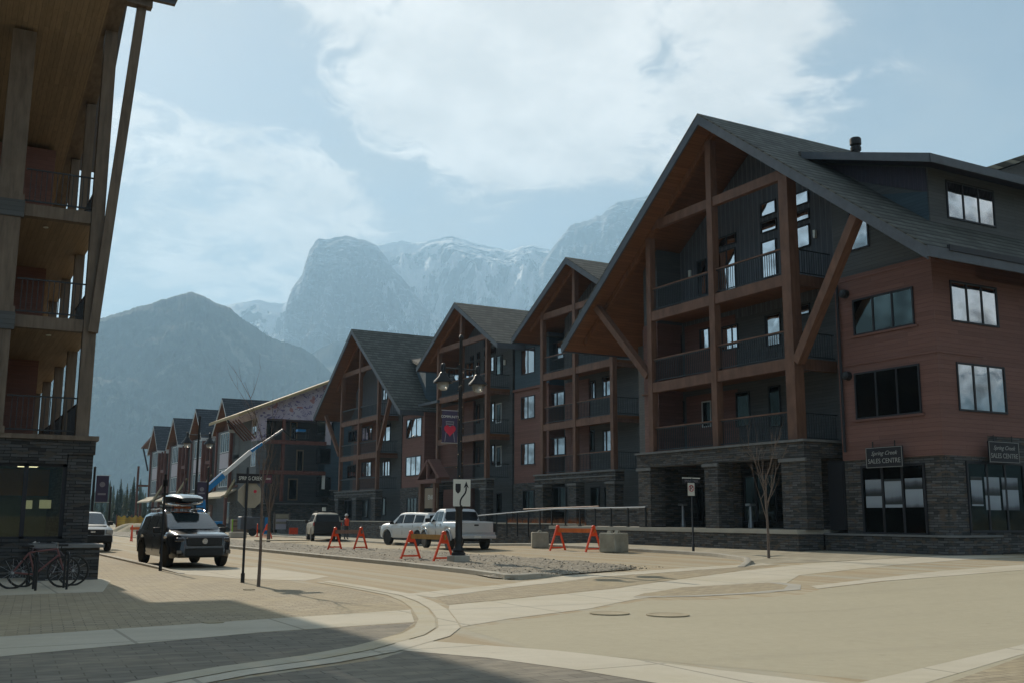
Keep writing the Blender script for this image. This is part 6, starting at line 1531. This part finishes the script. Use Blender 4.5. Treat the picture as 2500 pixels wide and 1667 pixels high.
j = bp(722, 1075); MB().beam(b4, bp(706, 1064), .14, .14).beam(bp(706, 1064), j, .12, .12).build('jib', 'black', bl)
k0, k1 = bp(716, 1072), bp(752, 1045); kb = MB()
for x in (k0.x, k1.x):
    for y in (yB-.4, yB+.4): kb.box(x-.03, x+.03, y-.03, y+.03, k0.z, k0.z+1.1)
for z in (k0.z, k0.z+.55, k0.z+1.05): kb.box(k0.x, k1.x, yB-.43, yB-.39, z, z+.05).box(k0.x, k1.x, yB+.39, yB+.43, z, z+.05)
kb.box(k0.x, k1.x, yB-.4, yB+.4, k0.z-.03, k0.z+.02); kb.build('basket', 'black', bl)
MB().box(k0.x+.3, k1.x-.3, yB-.35, yB+.3, k0.z+.75, k0.z+.95).build('control_box', 'blue', bl)

# ================================================================ SITE CLUTTER
def fn_(t, p):
    x, y, z = t.sep(p); v = t.comb(t.m('ADD', x, y), z, 0)
    c, f = t.brick(v, .35, .25, .03, (0.50, 0.30, 0.045), (0.62, 0.40, 0.07), (0.40, 0.30, 0.10), 0)
    return t.mix(t.sm(t.noise(v, .6, 3.0), .4, .6), c, (0.42, 0.33, 0.09)), .8, None
M['fence'] = shader('yellow_mesh_fence', fn_)
f = thing('site_fence', 'yellow and orange mesh fence of the building site at the end of the street', 'fence', (14, 118, 0))
a, b_ = at(286, 1266, y=118), at(430, 1264, y=118)
mb = MB(); k = 40
for i in range(k+1):
    u = i/k; x = a.x+(b_.x-a.x)*u; z = 1.55+.12*math.sin(i*1.7)+.06*math.sin(i*.6); mb.v += [(x, 118+.25*math.sin(i*.9), 0), (x, 118+.25*math.sin(i*.9), z)]
for i in range(k): mb.f.append((2*i, 2*i+1, 2*i+3, 2*i+2))
mb.build('mesh', 'fence', f)
for i in range(0, k+1, 5): x = a.x+(b_.x-a.x)*i/k; MB().box(x-.05, x+.05, 118.3, 118.4, 0, 1.75).build('post', 'rust', f)
M['dirt'] = material('dirt', (0.40, 0.33, 0.22), .95, var=.3, vscale=1.5, bumps=.5, bscale=4)
for px, r, lab in ((318, 2.0, 'pile of pale dirt behind the red barricade, left one'), (335, 2.6, 'pile of pale dirt behind the red barricade, right one')):
    q = at(px, 1300, y=112); m_ = MB(); 
    for j_ in range(7):
        for i in range(14):
            a = 6.283*i/14; rr_ = r*(1-j_/6.5)*(1+.18*math.sin(a*3+px)); m_.v.append((q.x+math.cos(a)*rr_, 112+math.sin(a)*rr_, -.05+.95*math.sin(j_/6.5*1.57)))
    for j_ in range(6):
        for i in range(14): m_.f.append((j_*14+i, j_*14+(i+1) % 14, (j_+1)*14+(i+1) % 14, (j_+1)*14+i))
    m_.f.append(tuple(6*14+i for i in range(14))); tag(m_.build('dirt_pile', 'dirt', smooth=60), lab, 'dirt pile', 'dirt piles on the site')
nb = thing('notice_board', 'tall grey site notice board with faded panels in front of the lodge under construction', 'notice board', (27, 99, 0))
yy = 97.0; x0_, x1_ = at(672, 1250, y=yy).x, at(706, 1250, y=yy).x
MB().box(x0_, x1_, yy, yy+.12, .5, at(690, 1253, y=yy).z).build('board', 'signback', nb)
for x in (x0_-.1, x1_+.0): MB().box(x, x+.12, yy-.02, yy+.14, -.02, at(690, 1250, y=yy).z).build('post', 'bark', nb)
for za, zb2, mt in ((1255, 1263, 'tan_roof'), (1266, 1272, 'wrapplain'), (1278, 1291, 'wrapplain')):
    MB().box(x0_+.1, x1_-.1, yy-.03, yy-.005, at(690, zb2, y=yy).z, at(690, za, y=yy).z).build('panel', mt, nb)
yy = 92.0; a, b_ = at(706, 1287, y=yy), at(727, 1303, y=yy)
o = thing('road_work_sign', 'plain square orange road work sign on a low stand beside the notice board', 'sign', (a.x, yy, 0))
MB().box(a.x, b_.x, yy-.02, yy+.02, b_.z, a.z).build('panel', 'orange', o); MB().box((a.x+b_.x)/2-.04, (a.x+b_.x)/2+.04, yy+.02, yy+.06, 0, a.z).build('stand', 'black', o)
q = at(567, 1290, y=88); o = thing('hydrant_post', 'thin bright green marker post at the kerb behind the black SUV', 'post', (q.x, 88, 0)); M['lime'] = material('lime_green', (0.25, 0.50, 0.05), .5, var=.1)
MB().lathe([(.10, 0), (.10, .2), (.05, .25), (.05, 1.2), (.09, 1.25), (.02, 1.4)], 10, (q.x, 88, 0)).build('marker', 'lime', o, smooth=40)
q = at(612, 1300, y=86); gn = thing('generator', 'dark grey towable generator trailer between the stop sign and the orange frame', 'generator', (q.x, 86, 0))
MB().box(q.x-1.0, q.x+1.0, 85.5, 86.6, .55, 1.6).build('housing', 'fascia', gn, bevel=.08); MB().lathe([(.15, -.1), (.32, -.08), (.32, .08), (.15, .1)], 16, (q.x, 85.45, .34), 'y').build('wheel', 'tyre', gn, smooth=30)
MB().box(q.x+1.0, q.x+1.35, 85.6, 86.0, .2, 1.55).build('barrel', 'blue', gn)
q = at(583, 1290, y=95); cr_ = thing('timber_crate', 'brown stacked timber crate beside the generator', 'crate', (q.x, 95, 0)); MB().box(q.x-.7, q.x+.7, 94.6, 95.4, 0, 1.35).build('crate', 'tan', cr_, bevel=.02)
for z in (.3, .75, 1.2): MB().box(q.x-.74, q.x+.74, 94.55, 94.6, z-.05, z+.05).build('batten', 'bark', cr_)
for px, lab in ((628, 'thin orange traffic delineator left of the orange frame'),):
    q = at(px, 1300, y=84); o = MB().lathe([(.16, 0), (.16, .05), (.06, .06), (.04, 1.0), (.05, 1.02), (.01, 1.05)], 12).build('traffic_delineator', 'orange', None, smooth=40); o.location = (q.x, 84, 0); tag(o, lab, 'delineator')
q = at(600, 1318, y=74); a, b_ = at(560, 1310, y=80), at(600, 1310, y=80); o = MB().box(0, b_.x-a.x, -.3, .3, 0, .45).build('concrete_barrier', 'concrete', None, bevel=.05); o.location = (a.x, 80, 0); tag(o, 'low pale concrete barrier beside the green marker post', 'barrier')
q = gnd(650, 1324); o = MB().box(-1.6, 1.6, -.6, .6, 0, .06).build('plywood_sheet', 'tan_roof', None); o.location = (q.x+1, q.y, q.z+.12); tag(o, 'pale plywood sheet lying on the gravel near the notice board', 'plywood')

# statue-like pale signs on the terrace
for i, (px, lab) in enumerate(((1668, 'pale pedestal water fountain on the terrace, left arch'), (1834, 'dim pedestal water fountain on the terrace, right arch'))):
    q = at(px, 1289, x=29.6); o = thing('water_fountain', lab, 'fountain', (q.x, q.y, 1.22), 0, 'fountains on the terrace')
    zt = at(px, 1228, x=29.6).z-1.22
    MB().box(-.16, .16, -.16, .16, zt-.10, zt).build('basin', 'galv', o, local=True, bevel=.03); MB().lathe([(.12, 0), (.12, .1), (.07, .4), (.08, .7), (.05, zt-.1)], 12).build('pedestal', 'galv', o, local=True, smooth=40)

# ================================================================ PERSON
def skin_body(name, joints, edges, mat, parent, sub=1):
    me = bpy.data.meshes.new(name); me.from_pydata([j[0] for j in joints], edges, []); o = bpy.data.objects.new(name, me); C.objects.link(o); o.parent = parent
    md = o.modifiers.new('skin', 'SKIN'); me.skin_vertices[0].data[0].use_root = True
    for sv_, j in zip(me.skin_vertices[0].data, joints): sv_.radius = (j[1], j[2] if len(j) > 2 else j[1])
    s_ = o.modifiers.new('sub', 'SUBSURF'); s_.levels = sub; s_.render_levels = sub
    md.use_smooth_shade = True; me.materials.append(M[mat]); return o
q = at(845, 1290, y=71.5); pe = thing('person', 'worker in an orange vest and white helmet standing by the planter wall', 'person', (q.x, 71.5, 0), R(200))
M['skin'] = material('skin', (0.38, 0.22, 0.16), .6, var=.05, obj=True); M['cloth'] = material('dark_work_clothes', (0.05, 0.055, 0.06), .8, obj=True)
J = [((0, 0, .95), .15, .11), ((0, 0, 1.2), .145, .10), ((0, 0, 1.42), .17, .10), ((0, 0, 1.52), .055), ((0, 0, 1.60), .075), ((0, .01, 1.70), .085), ((-.2, 0, 1.42), .06), ((-.26, 0, 1.15), .045), ((-.2, .14, .95), .035), ((-.16, .2, .92), .03),
     ((.2, 0, 1.42), .06), ((.27, .02, 1.15), .045), ((.22, .16, .98), .035), ((.18, .22, .96), .03), ((-.10, 0, .85), .095), ((-.11, .02, .48), .065), ((-.12, 0, .09), .045), ((-.12, .13, .04), .04), ((.10, 0, .85), .095), ((.12, .02, .48), .065), ((.14, 0, .09), .045), ((.14, .13, .04), .04)]
E_ = [(0, 1), (1, 2), (2, 3), (3, 4), (4, 5), (2, 6), (6, 7), (7, 8), (8, 9), (2, 10), (10, 11), (11, 12), (12, 13), (0, 14), (14, 15), (15, 16), (16, 17), (0, 18), (18, 19), (19, 20), (20, 21)]
skin_body('body', J, E_, 'cloth', pe)
MB().lathe([(.185, .98), (.19, 1.2), (.215, 1.40), (.12, 1.50), (.07, 1.51)], 14).build('vest', 'orange', pe, local=True, smooth=50)
MB().lathe([(.088, 1.56), (.095, 1.66), (.09, 1.72), (.05, 1.75)], 12).build('head', 'skin', pe, local=True, smooth=60)
MB().lathe([(.135, 1.70), (.13, 1.72), (.115, 1.76), (.08, 1.82), (.01, 1.845)], 16).build('helmet', 'white', pe, local=True, smooth=40)
